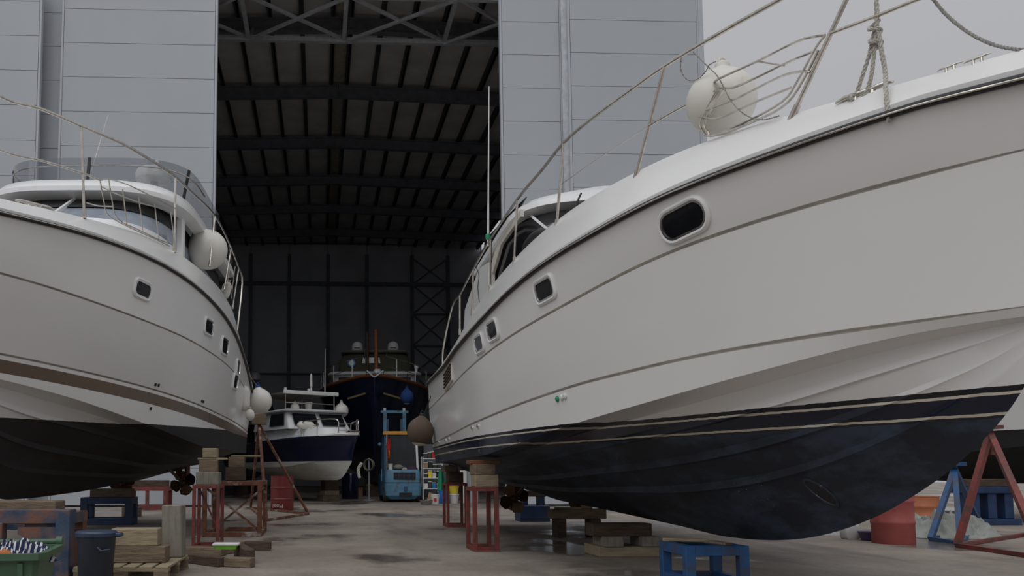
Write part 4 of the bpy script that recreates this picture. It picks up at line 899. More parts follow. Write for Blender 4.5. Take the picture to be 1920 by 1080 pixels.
def cloth(name, label, c, rx, ry, h, m, seed, cat='cloth', res=26, edge=1.):
    k = MB(); vs = []; fs = []
    for i in range(res):
        for j in range(res):
            u, v = i / (res - 1) * 2 - 1, j / (res - 1) * 2 - 1; d = min(1, math.hypot(u, v)); q = 1. if d < 1e-6 else max(abs(u), abs(v)) / max(1e-6, math.hypot(u, v))
            x, y = u * q * rx if d else 0, v * q * ry if d else 0
            dd = max(abs(u), abs(v)); f = (1 - dd ** 3)
            n_ = mnoise.fractal(Vector((u * 2.2 + seed, v * 2.2, seed * .7)), 1., 2., 3); rg = 1 - abs(mnoise.noise(Vector((u * 3.1, v * 3.1 + seed, 2.))))
            x *= 1 + .18 * mnoise.noise(Vector((u * 1.5, v * 1.5, seed + 9))); y *= 1 + .18 * mnoise.noise(Vector((u * 1.5 + 5, v * 1.5, seed)))
            r2 = 1 - abs(mnoise.noise(Vector((u * 6.3 + seed, v * 5.1, 7.)))) * 2.2
            vs.append((x, y, max(.004, h * f * (.12 + .62 * max(0, rg * 1.7 - .75) + .30 * n_ + .20 * r2))))
    fs = [(i * res + j, (i + 1) * res + j, (i + 1) * res + j + 1, i * res + j + 1) for i in range(res - 1) for j in range(res - 1)]
    k.add(vs, fs); return put(k, name, m, loc=c, smooth=80, label=label, cat=cat)
def stripe2(name, c1, c2, sc_):
    m = bpy.data.materials.new(name); m.use_nodes = True; t = m.node_tree; b = t.nodes['Principled BSDF']; b.inputs['Roughness'].default_value = .9
    w = t.nodes.new('ShaderNodeTexWave'); w.inputs['Scale'].default_value = sc_; w.inputs['Distortion'].default_value = 2.5
    tc = t.nodes.new('ShaderNodeTexCoord'); t.links.new(tc.outputs['Object'], w.inputs['Vector']); r = t.nodes.new('ShaderNodeValToRGB'); r.color_ramp.interpolation = 'CONSTANT'
    r.color_ramp.elements[0].color = c1 + (1,); r.color_ramp.elements[1].color = c2 + (1,); r.color_ramp.elements[1].position = .72; t.links.new(w.outputs['Fac'], r.inputs[0]); t.links.new(r.outputs[0], b.inputs['Base Color']); return m
cloth('rag', 'navy and white striped cloth in the green bin', (-1.95, 5.52, .42), .24, .14, .17, stripe2('navy_white_cloth', (.012, .018, .06), (.6, .6, .62), 9.), 3.)
cloth('rag', 'orange cloth in the green bin, before the striped one', (-2.02, 5.25, .42), .20, .13, .12, m_orange, 8.)

pc, pb = atz(316, 1063, .14), atz(353, 1041, .14)
pal = thing('pallet', 'wooden pallet holding the stacked timber blocks', 'pallet', (pc.x - .42, (pc.y + pb.y) / 2, 0), math.atan2(-(pb.x - pc.x), pb.y - pc.y))
for i in range(6): put(MB().box((-.37 + .147 * i, 0, .133), (.115, 1.10, .022), bev=.003), 'deck_board', m_woodpale, pal)
for y in (-.50, 0, .50):
    put(MB().box((0, y, .111), (.86, .10, .022)), 'stringer_board', m_woodpale, pal)
    for x in (-.36, 0, .36): put(MB().box((x, y, .062), (.13, .10, .076)), 'spacer_block', m_wood, pal)
    put(MB().box((0, y, .012), (.86, .10, .022)), 'bottom_board', m_woodpale, pal)
q1 = atz(256, 1056, .144)
timber('long dusty brown timber block, lower of the pair on the pallet', (q1.x, q1.y + .12, .145), (.54, .22, .155), -.03, m_wood)
timber('pale yellowish timber block, upper of the pair on the pallet', (q1.x - .03, q1.y + .12, .30), (.44, .20, .165), .0, m_woodpale)
q2 = atz(322, 1046, .144)
timber('tall grey paint-spattered timber standing upright on the pallet', (q2.x, q2.y + .1, .145), (.20, .18, .52), -.1, m_woodgrey, tilt=(0, -.02))
def beam(label, pa, pb_, w, h, m, z=0., name='timber_beam'):
    a, b = atz(*pa, z), atz(*pb_, z); d = b - a
    return timber(label, ((a.x + b.x) / 2, (a.y + b.y) / 2, z), (d.length, w, h), math.atan2(d.y, d.x), m, name)
beam('dark beam end-on beside the pallet, first of the floor timbers', (358, 1055), (418, 1063), .13, .10, m_wooddark)
beam('reddish brown beam lying on the floor under the green tray', (350, 1040), (420, 1042), .16, .10, m_wood)
beam('dark squared beam closing the floor frame of timbers towards the door', (424, 1062), (474, 1064), .13, .10, m_wood)
beam('short upright-ended beam across the floor timbers', (448, 1045), (468, 1058), .12, .16, m_wooddark)
beam('weathered beam running out onto the open floor from the timbers', (440, 1031), (508, 1031), .14, .11, m_wooddark)
beam('brown beam supporting the green tray', (408, 1040), (450, 1034), .15, .13, m_wood)
ty_ = atz(422, 1030, .14)
tr_ = thing('paint_tray', 'shallow lime green tray with white lid on the floor timbers', 'tray', (ty_.x, ty_.y + .12, .135))
put(MB().loft([W_(.12, .09, 0), W_(.14, .105, .05)], cap0=True), 'tray', m_limegreen, tr_, smooth=30)
put(MB().loft([W_(.15, .112, .046), W_(.15, .112, .06), W_(.14, .105, .066)], cap0=True, cap1=True), 'lid', m_whitepl, tr_, smooth=30)

# tripod prop under the stern quarter of the flybridge yacht
tp_ = thing('tripod_prop', 'rusty tripod boat prop with timber head beside the red oil drum', 'stand', (-1.15, 19.2, 0))
ap = aty(486, 796, 19.2) - tp_.location
for px, py in ((470, 952), (578, 963), (500, 975)):
    ft = atz(px, py, .02) - tp_.location; put(MB().tube([ap, ft], .035, 8), 'leg', m_rust, tp_, smooth=60)
f1, f2, f3 = [atz(px, py, .03) - tp_.location for px, py in ((470, 952), (578, 963), (500, 975))]
for a, b in ((f1, f2), (f2, f3), (f1, f3)): put(MB().bar(a, b, .06, .05), 'base_bar', m_rust, tp_)
put(MB().box(ap + Vector((0, 0, .12)), (.32, .3, .24), bev=.01), 'timber_head', m_wood, tp_)

# ------------------------------------------------------------------ drums
def drum(label, c, r, h, m, name='oil_drum', mark=None):
    d = thing(name, label, 'drum', (c[0], c[1], 0)); P = [(r * .98, 0), (r, .012)]
    for z in (.33, .66): P += [(r, h * z - .03), (r * 1.035, h * z - .012), (r * 1.035, h * z + .012), (r, h * z + .03)]
    P += [(r, h - .012), (r * 1.02, h - .006), (r * 1.02, h), (r * .96, h), (r * .95, h - .02)]
    put(MB().lathe(P, 36), 'body', m, d, smooth=30)
    put(MB().lathe([(.03, h - .02), (.03, h)], 10, (r * .6, 0, 0)), 'bung', m, d)
    return d
dr = drum('dark red oil drum with white lettering, in front of the small navy cabin boat', (atz(528, 958, 0).x, atz(528, 958, 0).y + .29), .30, .90, m_barrel)
def wrap_text(body, parent, size, r, ang, z, m, name='lettering'):
    o = lettering(body, parent, size, (0, 0, 0), (0, 0, 0), m, name)
    for v in o.data.vertices:      # upside down, wrapped round the drum
        a = ang - v.co.x / r; rr = r + .002 + v.co.z; zz = z - v.co.y; v.co = (rr * math.cos(a), rr * math.sin(a), zz)
    return o
def lettering(body, parent, size, loc, rot, m, name='lettering'):
    cu_ = bpy.data.curves.new(name, 'FONT'); cu_.body = body; cu_.size = size; cu_.extrude = .001; cu_.align_x = 'CENTER'
    tmp = bpy.data.objects.new(name, cu_); COL.objects.link(tmp); dg = bpy.context.evaluated_depsgraph_get(); me = bpy.data.meshes.new_from_object(tmp.evaluated_get(dg)); bpy.data.objects.remove(tmp)
    o = bpy.data.objects.new(name, me); COL.objects.link(o); me.materials.clear(); me.materials.append(m); o.parent = parent; o.location = loc; o.rotation_euler = rot; return o
wrap_text('Mobil', dr, .135, .301, -1.95, .17, m_paper)
drum('faded pinkish red oil drum standing by the purple basin', (atz(1702, 1022, 0).x, atz(1702, 1022, 0).y + .28), .265, .90, m_barrelpink)
od = atz(1752, 988, 0); drum('faded orange drum behind the pinkish red one', (od.x, od.y + .28), .27, .55, m_barrelorange)

# ------------------------------------------------------------------ right hand side: tripods, tarp, basin, jug
def tripod(name, label, apex, feet, r, m, base=True, brace=()):
    c = sum((Vector(f) for f in feet), Vector()) / len(feet); t_ = thing(name, label, 'stand', (c.x, c.y, 0)); a = Vector(apex) - t_.location
    F_ = [Vector(f) - t_.location for f in feet]
    for f in F_: put(MB().bar(a, f, r * 2, r * 2), 'leg', m, t_)
    if base:
        for i in range(len(F_)): put(MB().bar(F_[i], F_[(i + 1) % len(F_)], r * 1.6, r * 1.4), 'base_bar', m, t_)
    put(MB().tube([a - Vector((0, 0, .3)), a + Vector((0, 0, .06))], r * 1.1, 10), 'screw_jack', m, t_, smooth=60)
    put(MB().box(a + Vector((0, 0, .08)), (.22, .22, .05)), 'head_plate', m, t_)
    return t_
Yb = atz(1790, 1012, 0).y
tripod('tripod_stand', 'blue steel tripod stand with crossed legs beside the pinkish red drum', aty(1790, 880, Yb + .35), (atz(1745, 1010, .03), atz(1800, 1018, .03), atz(1838, 985, .03)), .035, m_bluepaint)
Yr = atz(1800, 1030, 0).y
tripod('tripod_stand', 'tall red steel tripod stand over the grey tarpaulin', aty(1856, 812, Yr + .5), (atz(1795, 1022, .03), atz(1960, 1046, .03), atz(1935, 1000, .03)), .035, m_redpaint)
tp1 = atz(1832, 1012, 0)
cloth('tarpaulin', 'crumpled grey tarpaulin heaped between the red and blue tripods', (tp1.x, tp1.y + .5, 0.003), .75, .42, .42, m_tarp, 4., 'tarpaulin', 48)
tp2 = atz(1775, 1000, 0)
cloth('tarpaulin', 'smaller fold of grey tarpaulin behind the blue tripod', (tp2.x + .1, tp2.y + .75, .003), .42, .3, .30, m_tarp, 14., 'tarpaulin', 36)
bs = atz(1645, 1015, 0)
put(MB().lathe([(.10, 0), (.115, .008), (.15, .11), (.162, .118), (.162, .13), (.152, .13), (.142, .11), (.105, .02), (.02, .015)], 30), 'wash_basin', m_purple, loc=(bs.x, bs.y + .16, 0), smooth=40, label='purple plastic basin on the concrete beside the pinkish red drum', cat='basin')
jg = atz(1612, 1012, 0)
ju = thing('jerry_can', 'white plastic jug standing by the purple basin under the navy hull', 'jug', (jg.x - .05, jg.y + .14, 0))
put(MB().loft([W_(.09, .075, 0), W_(.11, .09, .03), W_(.11, .09, .19), W_(.07, .06, .25), W_(.03, .03, .27), W_(.03, .03, .30)], cap0=True, cap1=True), 'body', m_whitepl, ju, smooth=40)
put(MB().lathe([(.035, .295), (.035, .33)], 12), 'cap', m_bluepl, ju, smooth=40)
put(MB().tube(smooth_path([Vector((.07, 0, .24)), Vector((.10, 0, .30)), Vector((.05, 0, .33)), Vector((.02, 0, .29))], 4), .013, 8), 'handle', m_whitepl, ju, smooth=60)
kb = atz(1872, 985, 0)
k5 = thing('keel_stand', 'blue slotted keel stand under the neighbouring black hull', 'stand', (kb.x, kb.y + .3, 0))
put(MB().box((0, 0, .06), (.95, .6, .12), bev=.01), 'base', m_bluedark, k5)
for x in (-.33, 0.0, .33): put(MB().box((x, 0, .36), (.17, .4, .48), bev=.01), 'post', m_bluedark, k5)
put(MB().box((0, 0, .66), (.95, .5, .13), bev=.01), 'top_beam', m_bluedark, k5)
timber('dark beam on the blue slotted keel stand', (kb.x, kb.y + .3, .725), (.9, .34, .14), 0, m_wooddark)

# ------------------------------------------------------------------ supports inside the hangar
sb_ = atz(620, 940, 0)
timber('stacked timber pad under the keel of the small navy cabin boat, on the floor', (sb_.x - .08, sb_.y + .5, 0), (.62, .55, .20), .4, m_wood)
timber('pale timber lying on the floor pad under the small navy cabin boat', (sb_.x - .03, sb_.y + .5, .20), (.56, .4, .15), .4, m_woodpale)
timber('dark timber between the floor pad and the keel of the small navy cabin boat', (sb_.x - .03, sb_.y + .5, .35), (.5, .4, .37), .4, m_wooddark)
bd = atz(657, 936, 0)
put(MB().lathe([(.30, 0), (.31, .02), (.31, .92), (.29, .95), (.05, .955)], 28), 'plastic_drum', m_navy, loc=(bd.x, bd.y + .35, 0), smooth=40, label='tall dark blue plastic drum beside the cardboard box and yellow vacuum cleaner', cat='drum')
bx_ = atz(676, 930, 0)
cbx = thing('cardboard_box', 'brown cardboard box between the dark blue drum and the yellow vacuum cleaner', 'box', (bx_.x - .08, bx_.y + .2, 0), 0.)
put(MB().box((0, 0, .18), (.36, .34, .36), bev=.005), 'carton', m_card, cbx)
put(MB().box((0, -.02, .365), (.38, .37, .012)), 'flap', m_woodpale, cbx)
vc_ = atz(692, 930, 0)
vac = thing('vacuum_cleaner', 'yellow round shop vacuum cleaner with black band, beside the forklift', 'vacuum', (vc_.x + .06, vc_.y + .2, 0))
put(MB().lathe([(.16, .03), (.18, .05), (.17, .34), (.175, .36)], 24), 'tub', m_yellowpl, vac, smooth=40)
put(MB().lathe([(.18, .355), (.18, .385)], 24), 'band', m_black, vac, smooth=40)
put(MB().lathe([(.17, .38), (.165, .46), (.12, .52), (.02, .53)], 24), 'motor_head', m_yellowpl, vac, smooth=40)
put(MB().tube(smooth_path([Vector((-.12, -.15, .40)), Vector((-.22, -.2, .2)), Vector((-.3, -.2, .06)), Vector((-.15, -.25, .05))], 5), .02, 8), 'hose', m_black, vac, smooth=60)
for x in (-.11, .11): put(MB().lathe([(.03, 0), (.03, .04)], 10, (x, -.1, 0)), 'castor', m_black, vac)
TYc = lambda x: TY.world((x, 0, 0))
for i, x in enumerate((3.5, 8., 11.0)):
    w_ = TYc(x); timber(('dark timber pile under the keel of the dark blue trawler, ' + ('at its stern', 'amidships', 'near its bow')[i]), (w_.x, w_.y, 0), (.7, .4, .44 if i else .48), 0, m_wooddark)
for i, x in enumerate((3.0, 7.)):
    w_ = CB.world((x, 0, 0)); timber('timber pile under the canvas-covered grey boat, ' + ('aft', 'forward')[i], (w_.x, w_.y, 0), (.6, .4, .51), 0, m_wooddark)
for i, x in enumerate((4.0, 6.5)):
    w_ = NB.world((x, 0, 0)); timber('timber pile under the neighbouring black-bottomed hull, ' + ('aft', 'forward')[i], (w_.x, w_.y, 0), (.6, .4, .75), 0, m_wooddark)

# ------------------------------------------------------------------ forklift
fk0 = atz(756, 942, 0)
fk = thing('forklift', 'blue forklift truck with yellow canopy edge, its counterweight towards the door', 'forklift', (fk0.x, fk0.y, 0))
def rr(w, y0, y1, z, r=.12, n=5):
    P = []
    for cx_2, cy_2, a0 in ((w - r, y0 + r, -90), (w - r, y1 - .02, 0), (-w + r, y1 - .02, 90), (-w + r, y0 + r, 180)):
        for k_ in range(n):
            a = math.radians(a0 + 90 * k_ / (n - 1)); rx_ = r if a0 in (-90, 180) else .02
            P.append(Vector((cx_2 + (r if a0 in (-90, 180) else r) * math.cos(a), cy_2 + rx_ * math.sin(a), z)))
    return P
put(MB().loft([rr(.46, .10, .9, .10), rr(.60, .0, .9, .22), rr(.61, -.02, .9, .64)], cap0=True, cap1=True), 'counterweight', m_forkblue, fk, smooth=30)
put(MB().loft([rr(.60, .0, .9, .655), rr(.59, .0, .9, .98), rr(.57, .03, .9, 1.06), rr(.50, .10, .9, 1.08)], cap0=True, cap1=True), 'hood', m_forkblue, fk, smooth=30)
gr = put(MB().box((.05, -.012, .87), (.72, .05, .22), bev=.01), 'radiator_grille', m_black, fk)
for x in (-.15, .03, .2): put(MB().box((x, -.042, .87), (.012, .015, .2)), 'grille_bar', m_forkdark, gr)
put(MB().box((.05, -.042, .87), (.7, .012, .012)), 'grille_bar', m_forkdark, gr)
put(MB().box((.08, .0, .26), (.42, .06, .13), bev=.01), 'lower_vent', m_black, fk)
put(MB().box((.08, -.015, .45), (.11, .04, .16), bev=.008), 'tow_pin_slot', m_forkdark, fk)
put(MB().box((-.1, 1.5, .55), (1.16, 1.3, .75), bev=.05), 'chassis', m_forkdark, fk)
for x in (-.54, .56):
    for y, r_ in ((.32, .26), (1.9, .34)):
        w_ = put(MB().lathe([(r_ * .55, -.09), (r_ * .95, -.09), (r_, -.06), (r_, .06), (r_ * .95, .09), (r_ * .55, .09)], 28, (x, y, r_), Matrix.Rotation(PI / 2, 3, 'Y')), 'wheel', m_tyre, fk, smooth=40)
        put(MB().lathe([(.02, -.095), (r_ * .5, -.095), (r_ * .55, -.07)], 20, (x, y, r_), Matrix.Rotation(PI / 2 if x > 0 else PI / 2, 3, 'Y')), 'hub', m_forkblue, w_, smooth=40)
for x in (-.55, .55):
    put(MB().bar((x, .55, 1.05), (x * .95, .75, 2.3), .07, .07), 'guard_post', m_forkdark if x < 0 else m_whitepl, fk)
    put(MB().bar((x, 1.95, .95), (x * .95, 1.8, 2.3), .07, .07), 'guard_post', m_forkdark, fk)
put(MB().box((0, 1.28, 2.32), (1.2, 1.2, .05), bev=.01), 'overhead_guard', m_forkdark, fk)
put(MB().box((0, .66, 2.32), (1.22, .06, .12), bev=.01), 'canopy_edge', m_yellow, fk)
put(MB().box((0, .7, 1.65), (1.0, .02, 1.18)), 'rear_screen', mat('dusty_screen', (.05, .055, .06), .2, alpha=.75), fk)
put(MB().box((0, 1.0, 1.22), (.5, .5, .25), bev=.06), 'seat', m_black, fk)
put(MB().box((0, .85, 1.5), (.5, .14, .5), bev=.05), 'seat_back', m_black, fk)
for x in (-.42, .28):
    put(MB().box((x, 2.3, 1.65), (.12, .14, 3.0)), 'mast_upright', m_forkblue, fk)
    put(MB().box((x + (.1 if x < 0 else -.1), 2.35, 1.55), (.08, .12, 2.7)), 'mast_inner', m_forkdark, fk)
put(MB().box((-.07, 2.3, 3.16), (1.0, .12, .1), bev=.01), 'mast_crosshead', m_forkblue, fk)
for x in (-.42, .28): put(MB().lathe([(.05, 3.2), (.05, 3.3)], 10, (x, 2.3, 0)), 'mast_cap', m_whitepl, fk)
for x in (-.35, .3): put(MB().box((x, 3.0, .06), (.12, 1.1, .05)), 'fork', m_rust, fk)
put(MB().tube([Vector((-.66, .7, .7)), Vector((-.66, .7, 1.1))], .015, 6), 'grab_handle', mat('light_blue', (.16, .38, .6), .4), fk)
put(MB().tube([Vector((.6, 1.9, 1.0)), Vector((.6, 1.9, 2.3))], .02, 6), 'hydraulic_hose', m_forkblue, fk)
put(MB().sphere((-.68, 1.2, 1.95), .07, 12, 8), 'mirror', m_forkblue, fk, smooth=60)
fl = thing('flag', 'red and yellow cloth flag hanging on the forklift rear post', 'flag', (fk0.x - .50, fk0.y + .42, 1.08))
put(MB().tube([Vector((0, 0, 0)), Vector((0.0, .0, 1.22))], .012, 6), 'staff', m_whitepl, fl)
fv = [[Vector((.0 + u * .16 * (1 - abs(v - .45)) + .02 * math.sin(v * 9), -.02 - .05 * math.sin(u * 9 + v * 3), 1.15 - v * .72 - u * .1)) for u in (0, .25, .5, .75, 1)] for v in [i / 8 for i in range(9)]]
put(MB().loft(fv, closed=False), 'cloth', m_redcloth, fl, smooth=60)
put(MB().loft([[p + Vector((.0, -.012, .0)) for p in r_[2:4]] for r_ in fv[5:]], closed=False), 'cloth_band', m_yellow, fl, smooth=60)
put(MB().lathe([(.07, 0), (.085, .19), (.09, .2), (.08, .2), (.07, .03)], 18), 'bucket', m_whitepl, loc=(fk0.x - .40, fk0.y + .22, 1.082), smooth=40, label='small white bucket on the forklift hood', cat='bucket')
hat = thing('cap', 'brown cloth cap lying on the forklift hood', 'cap', (fk0.x - .12, fk0.y + .42, 1.082))
put(MB().sphere((0, 0, .08), .18, 18, 10, (1, .9, .5)), 'crown', m_woodgrey, hat, smooth=60)
put(MB().lathe([(.14, .02), (.24, .035), (.24, .05), (.14, .06)], 20), 'brim', m_woodgrey, hat, smooth=60)
cloth('rag', 'dark purple rag bunched on the forklift hood', (fk0.x + .34, fk0.y + .34, 1.082), .2, .16, .17, mat('purple_cloth', (.05, .025, .05), .9), 21.)
cloth('rag', 'pale floral rag beside the cap on the forklift hood', (fk0.x + .07, fk0.y + .16, 1.082), .09, .08, .1, mat('pale_cloth', (.4, .36, .32), .9, var=.5, scale=30), 5., res=16)
hr = atz(698, 940, 0)
k = MB()
for i in range(4): k.tube([Vector((.03 * i - .05, .2 * math.cos(2 * PI * q / 24), .2 * math.sin(2 * PI * q / 24))) for q in range(24)], .022, 6, True)
hz = thing('hose_coil', 'coiled grey hose on a steel pole beside the forklift', 'hose', (hr.x - .05, hr.y + 1.0, 0), .9)
k2 = MB(); k2.v = []; put(MB().tube([Vector((0, 0, 0)), Vector((0, 0, 1.5))], .03, 8), 'pole', m_girder, hz)
kk_ = put(k, 'coil', m_woodgrey, hz, loc=(0, 0, 1.25), smooth=60)
put(MB().lathe([(.22, 0), (.2, .03), (.04, .05)], 16), 'foot', m_girder, hz, smooth=40)

# ------------------------------------------------------------------ clutter beyond the forklift
Yc = 27.2
def P(px, py, y=Yc): return aty(px, py, y)
rk = P(812, 905); rk.z = 0
rack = thing('storage_rack', 'cluttered white wire rack between the forklift and the red stand', 'rack', (rk.x, Yc + .3, 0))
for x in (-.32, .32):
    for y in (-.2, .2): put(MB().box((x, y, .75), (.03, .03, 1.5)), 'upright', m_whitepl, rack)
for z in (.45, .80, 1.12, 1.44): put(MB().box((0, 0, z), (.66, .42, .025)), 'shelf', m_whitepl, rack)
random.seed(21)
cols = [('dark grey', m_greycanvas), ('red', m_redcloth), ('white', m_whitepl), ('olive', m_olive), ('black', m_black), ('blue', m_bluepl), ('brown', m_card), ('yellow', m_yellowpl)]
sh = {.4625: 'second', .8125: 'third', 1.1325: 'fourth', 1.4525: 'top'}
for z, lv in sh.items():
    x = -.29; pick = random.sample(cols, 4)
    for nm, mm in pick:
        w_ = random.uniform(.11, .15); h_ = random.uniform(.10, .24)
        kx_ = MB(); kx_.loft([W_(w_ / 2 * .9, .13, 0), W_(w_ / 2, .15, h_ * .85), W_(w_ / 2 * .96, .14, h_)], cap0=True, cap1=True)
        bxo = thing('storage_tub', '%s tub on the %s shelf of the cluttered wire rack' % (nm, lv), 'tub', (rk.x + x + w_ / 2, Yc + .28, z))
        put(kx_, 'tub', mm, bxo, smooth=30); put(MB().loft([W_(w_ / 2 * 1.03, .155, h_ * .98), W_(w_ / 2 * 1.03, .155, h_ + .02)], cap0=True, cap1=True), 'lid', m_whitepl if mm is not m_whitepl else m_greycanvas, bxo); x += w_ + .01
def bucket(label, px, py, r, h, m, lidm=None, y=Yc, name='bucket'):
    w_ = aty(px, py, y); b_ = thing(name, label, 'bucket', (w_.x, y, 0 if h > 0 else w_.z))
    put(MB().lathe([(r * .82, 0), (r * .85, .01), (r, h - .02), (r * 1.06, h - .02), (r * 1.06, h), (r * .96, h), (r * .8, .05)], 24), 'body', m, b_, smooth=40)
    put(MB().tube([Vector((r * math.cos(a), -.02 - r * .35 * math.sin(a) * 1.0, h - .02 - .12 * math.sin(a))) for a in [PI * i / 10 for i in range(11)]], .006, 6), 'handle', m_whitepl, b_)
    if lidm: put(MB().lathe([(r * 1.08, h - .01), (r * 1.08, h + .025), (r * .9, h + .03), (.02, h + .03)], 24), 'lid', lidm, b_, smooth=40)
    return b_
bucket('bright blue plastic bucket on the floor by the red stand', 831, 940, .17, .42, m_bluepl, None, 26.4)
wt = bucket('white plastic pail with lid, under the yellow bucket', 851, 940, .16, .27, m_whitepl, m_whitepl, 26.6)
yb = bucket('yellow bucket stacked on the white pail', 850, 930, .16, .26, m_yellowpl, m_yellowpl, 26.6); yb.location.z = .302; yb.location.x = wt.location.x
bucket('white bucket with red label beside the bright blue bucket', 816, 940, .13, .30, m_whitepl, None, 25.9)
put(MB().box((0, 0, .08), (.09, .01, .1)), 'label', m_redcloth, [o for o in bpy.data.objects if o.get('label') == 'white bucket with red label beside the bright blue bucket'][0], loc=(-.02, -.137, .06))
sp = aty(799, 940, 25.55)
put(MB().lathe([(.10, 0), (.16, .01), (.2, .10), (.205, .14), (.19, .14), (.15, .03)], 24), 'cooking_pot', mat('dull_aluminium', (.3, .3, .3), .35, .8), loc=(sp.x, 25.55, 0), smooth=40, label='dull metal basin on the floor beside the forklift wheel', cat='basin')
cp = aty(809, 930, 26.6)
put(MB().box((0, 0, .15), (.24, .04, .3), Matrix.Rotation(.3, 3, 'Y') @ Matrix.Rotation(-.15, 3, 'X'), bev=.005), 'cardboard_sheet', m_card, loc=(cp.x, 26.62, .02), label='cardboard sheet leaning behind the white bucket', cat='cardboard')
gj = aty(826, 910, 26.9)
fvv = [[Vector((.10 * math.sin(PI * u) * (.6 + .5 * v) * (1 if u < .5 else 1) + (u - .5) * (.12 + .12 * v), .07 * math.cos(u * 12 + v), .98 - v * .72)) for u in [i / 12 for i in range(13)]] for v in [i / 8 for i in range(9)]]
put(MB().loft([[p + Vector((0, q, 0)) for p in r_] for q in (0,) for r_ in fvv], closed=False), 'jacket', m_greenpl, loc=(gj.x + .06, 27.22, 0.08), smooth=70, label='green jacket hanging at the end of the wire rack', cat='jacket')
ps = aty(874, 910, 26.4)
for i, (dx, h_, mm) in enumerate(((-.16, 1.25, m_whitepl), (.06, 1.12, m_panel), (.24, 1.2, m_tarp))):
    put(MB().box((0, 0, h_ / 2), (.22, .05, h_), bev=.006), 'panel_offcut', mm, loc=(ps.x + dx + .10, 26.55 + .1 * i, 0), label=('tall white panel offcut behind the red stands', 'grey panel offcut between the white and the dull one', 'dull canvas-covered panel offcut behind the nearer red stand')[i], cat='panel')
gc = aty(812, 850, 28.6)
cab = thing('tool_cabinet', 'tall dark grey cabinet behind the cluttered wire rack', 'cabinet', (gc.x + .12, 28.9, 0))
put(MB().box((0, 0, .98), (.9, .5, 1.96), bev=.01), 'body', mat('grey_cabinet', (.12, .125, .135), .5), cab)
for x in (-.22, .22): d_ = put(MB().box((x, -.26, .98), (.42, .03, 1.88), bev=.006), 'door', mat('grey_cabinet_door', (.14, .145, .155), .5), cab); put(MB().box((x * .3, -.285, 1.0), (.02, .02, .12)), 'handle', m_chrome, d_)

# ------------------------------------------------------------------ fenders and ropes
def ball(label, c, r, m=m_buoy, top=m_buoy, rot=(0, 0, 0), squash=1., name='ball_fender', eye=True):
    f = thing(name, label, 'fender', c); f.rotation_euler = rot
    prof = [(.02, -r * squash)] + [(r * math.sin(PI * i / 18), -r * squash * math.cos(PI * i / 18)) for i in range(1, 16)] + [(r * .30, r * squash * 1.02), (r * .2, r * squash * 1.10), (r * .2, r * squash * 1.2)]
    put(MB().lathe(prof, 32), 'body', m, f, smooth=40)
    if eye:
        put(MB().lathe([(r * .22, r * squash * 1.08), (r * .22, r * squash * 1.22), (r * .14, r * squash * 1.30)], 16), 'neck', top, f, smooth=40)
        put(MB().tube([Vector((r * .12 * math.cos(2 * PI * q / 14), 0, r * squash * 1.34 + r * .12 * math.sin(2 * PI * q / 14))) for q in range(14)], r * .045, 6, True), 'eye', top, f, smooth=60)
    return f
def sausage(label, c, r, L, m=m_buoy, rot=(0, 0, 0)):
    f = thing('cylinder_fender', label, 'fender', c); f.rotation_euler = rot
    put(MB().lathe([(.02, -L / 2), (r * .5, -L / 2 + r * .15), (r * .9, -L / 2 + r * .6), (r, -L / 2 + r), (r, L / 2 - r), (r * .9, L / 2 - r * .6), (r * .5, L / 2 - r * .15), (r * .25, L / 2), (r * .25, L / 2 + .04)], 24), 'body', m, f, smooth=50)
    put(MB().lathe([(r * .28, L / 2), (r * .28, L / 2 + .05)], 12), 'neck', m_buoyend, f, smooth=40)
    return f
bq = BR.unp(1352, 232, planf(1.38, LR, .3, 2.3), LR); wq = BR.world(bq)
c_ = aty(1352, 190, wq.y); R1 = 65 * wq.y / F
ball('large white ball fender sitting in the bow basket of the navy-bottomed yacht', c_, R1, rot=(-.1, .12, 0))
wq = BL.world(BL.unp(390, 519, planf(1.64, LL_, .25, 2.3), LL_)); c_ = aty(389, 468, wq.y); ball('large white ball fender on the side deck of the flybridge yacht, against the rail', c_, 38 * wq.y / F, rot=(.3, -.5, 0), eye=False)
c_ = aty(488, 752, 17.4); ball('white ball fender with tan top and blue eye, hanging off the flybridge yacht stern', c_, 22 * 17.4 / F, top=m_bluefend, squash=1.08, rot=(0, -.18, 0))
cf1 = c_
c_ = aty(456, 747, 16.2); c_.x += .02; sausage('short white cylinder fender hanging on the stern quarter of the flybridge yacht', c_, .115, .50)
cf2 = c_
c_ = aty(463, 778, 16.0); c_.x += .06; sausage('stubby white fender hanging below the short cylinder fender on the stern quarter', c_, .09, .22)
c_ = aty(788, 809, 15.25); fb = ball('brown cloth-covered ball fender hanging at the stern of the navy-bottomed yacht', c_, 25 * 15.25 / F, m_brown, m_black, squash=1.08, rot=(0, .12, 0)); cf3 = c_
rB = 25 * 15.25 / F
put(MB().lathe([(.02, -rB * 1.09), (rB * .42, -rB * 1.01), (rB * .55, -rB * .915), (rB * .54, -rB * .90)], 24), 'bare_end', m_cream, fb, smooth=50)
put(MB().lathe([(rB * .42, rB * .985), (rB * .30, rB * 1.06), (rB * .24, rB * 1.1)], 24), 'bare_collar', m_cream, fb, smooth=50)
c_ = aty(763, 744, 31.6); fbl = ball('blue cloth-covered teardrop fender hanging from the dark blue trawler', c_, 12.5 * 31.6 / F, m_bluefend, m_bluefend, squash=1.15); cf4 = c_
rB2 = 12.5 * 31.6 / F; put(MB().lathe([(.02, -rB2 * 1.17), (rB2 * .4, -rB2 * 1.09), (rB2 * .5, -rB2 * 1.0)], 20), 'bare_end', m_whitepl, fbl, smooth=50)
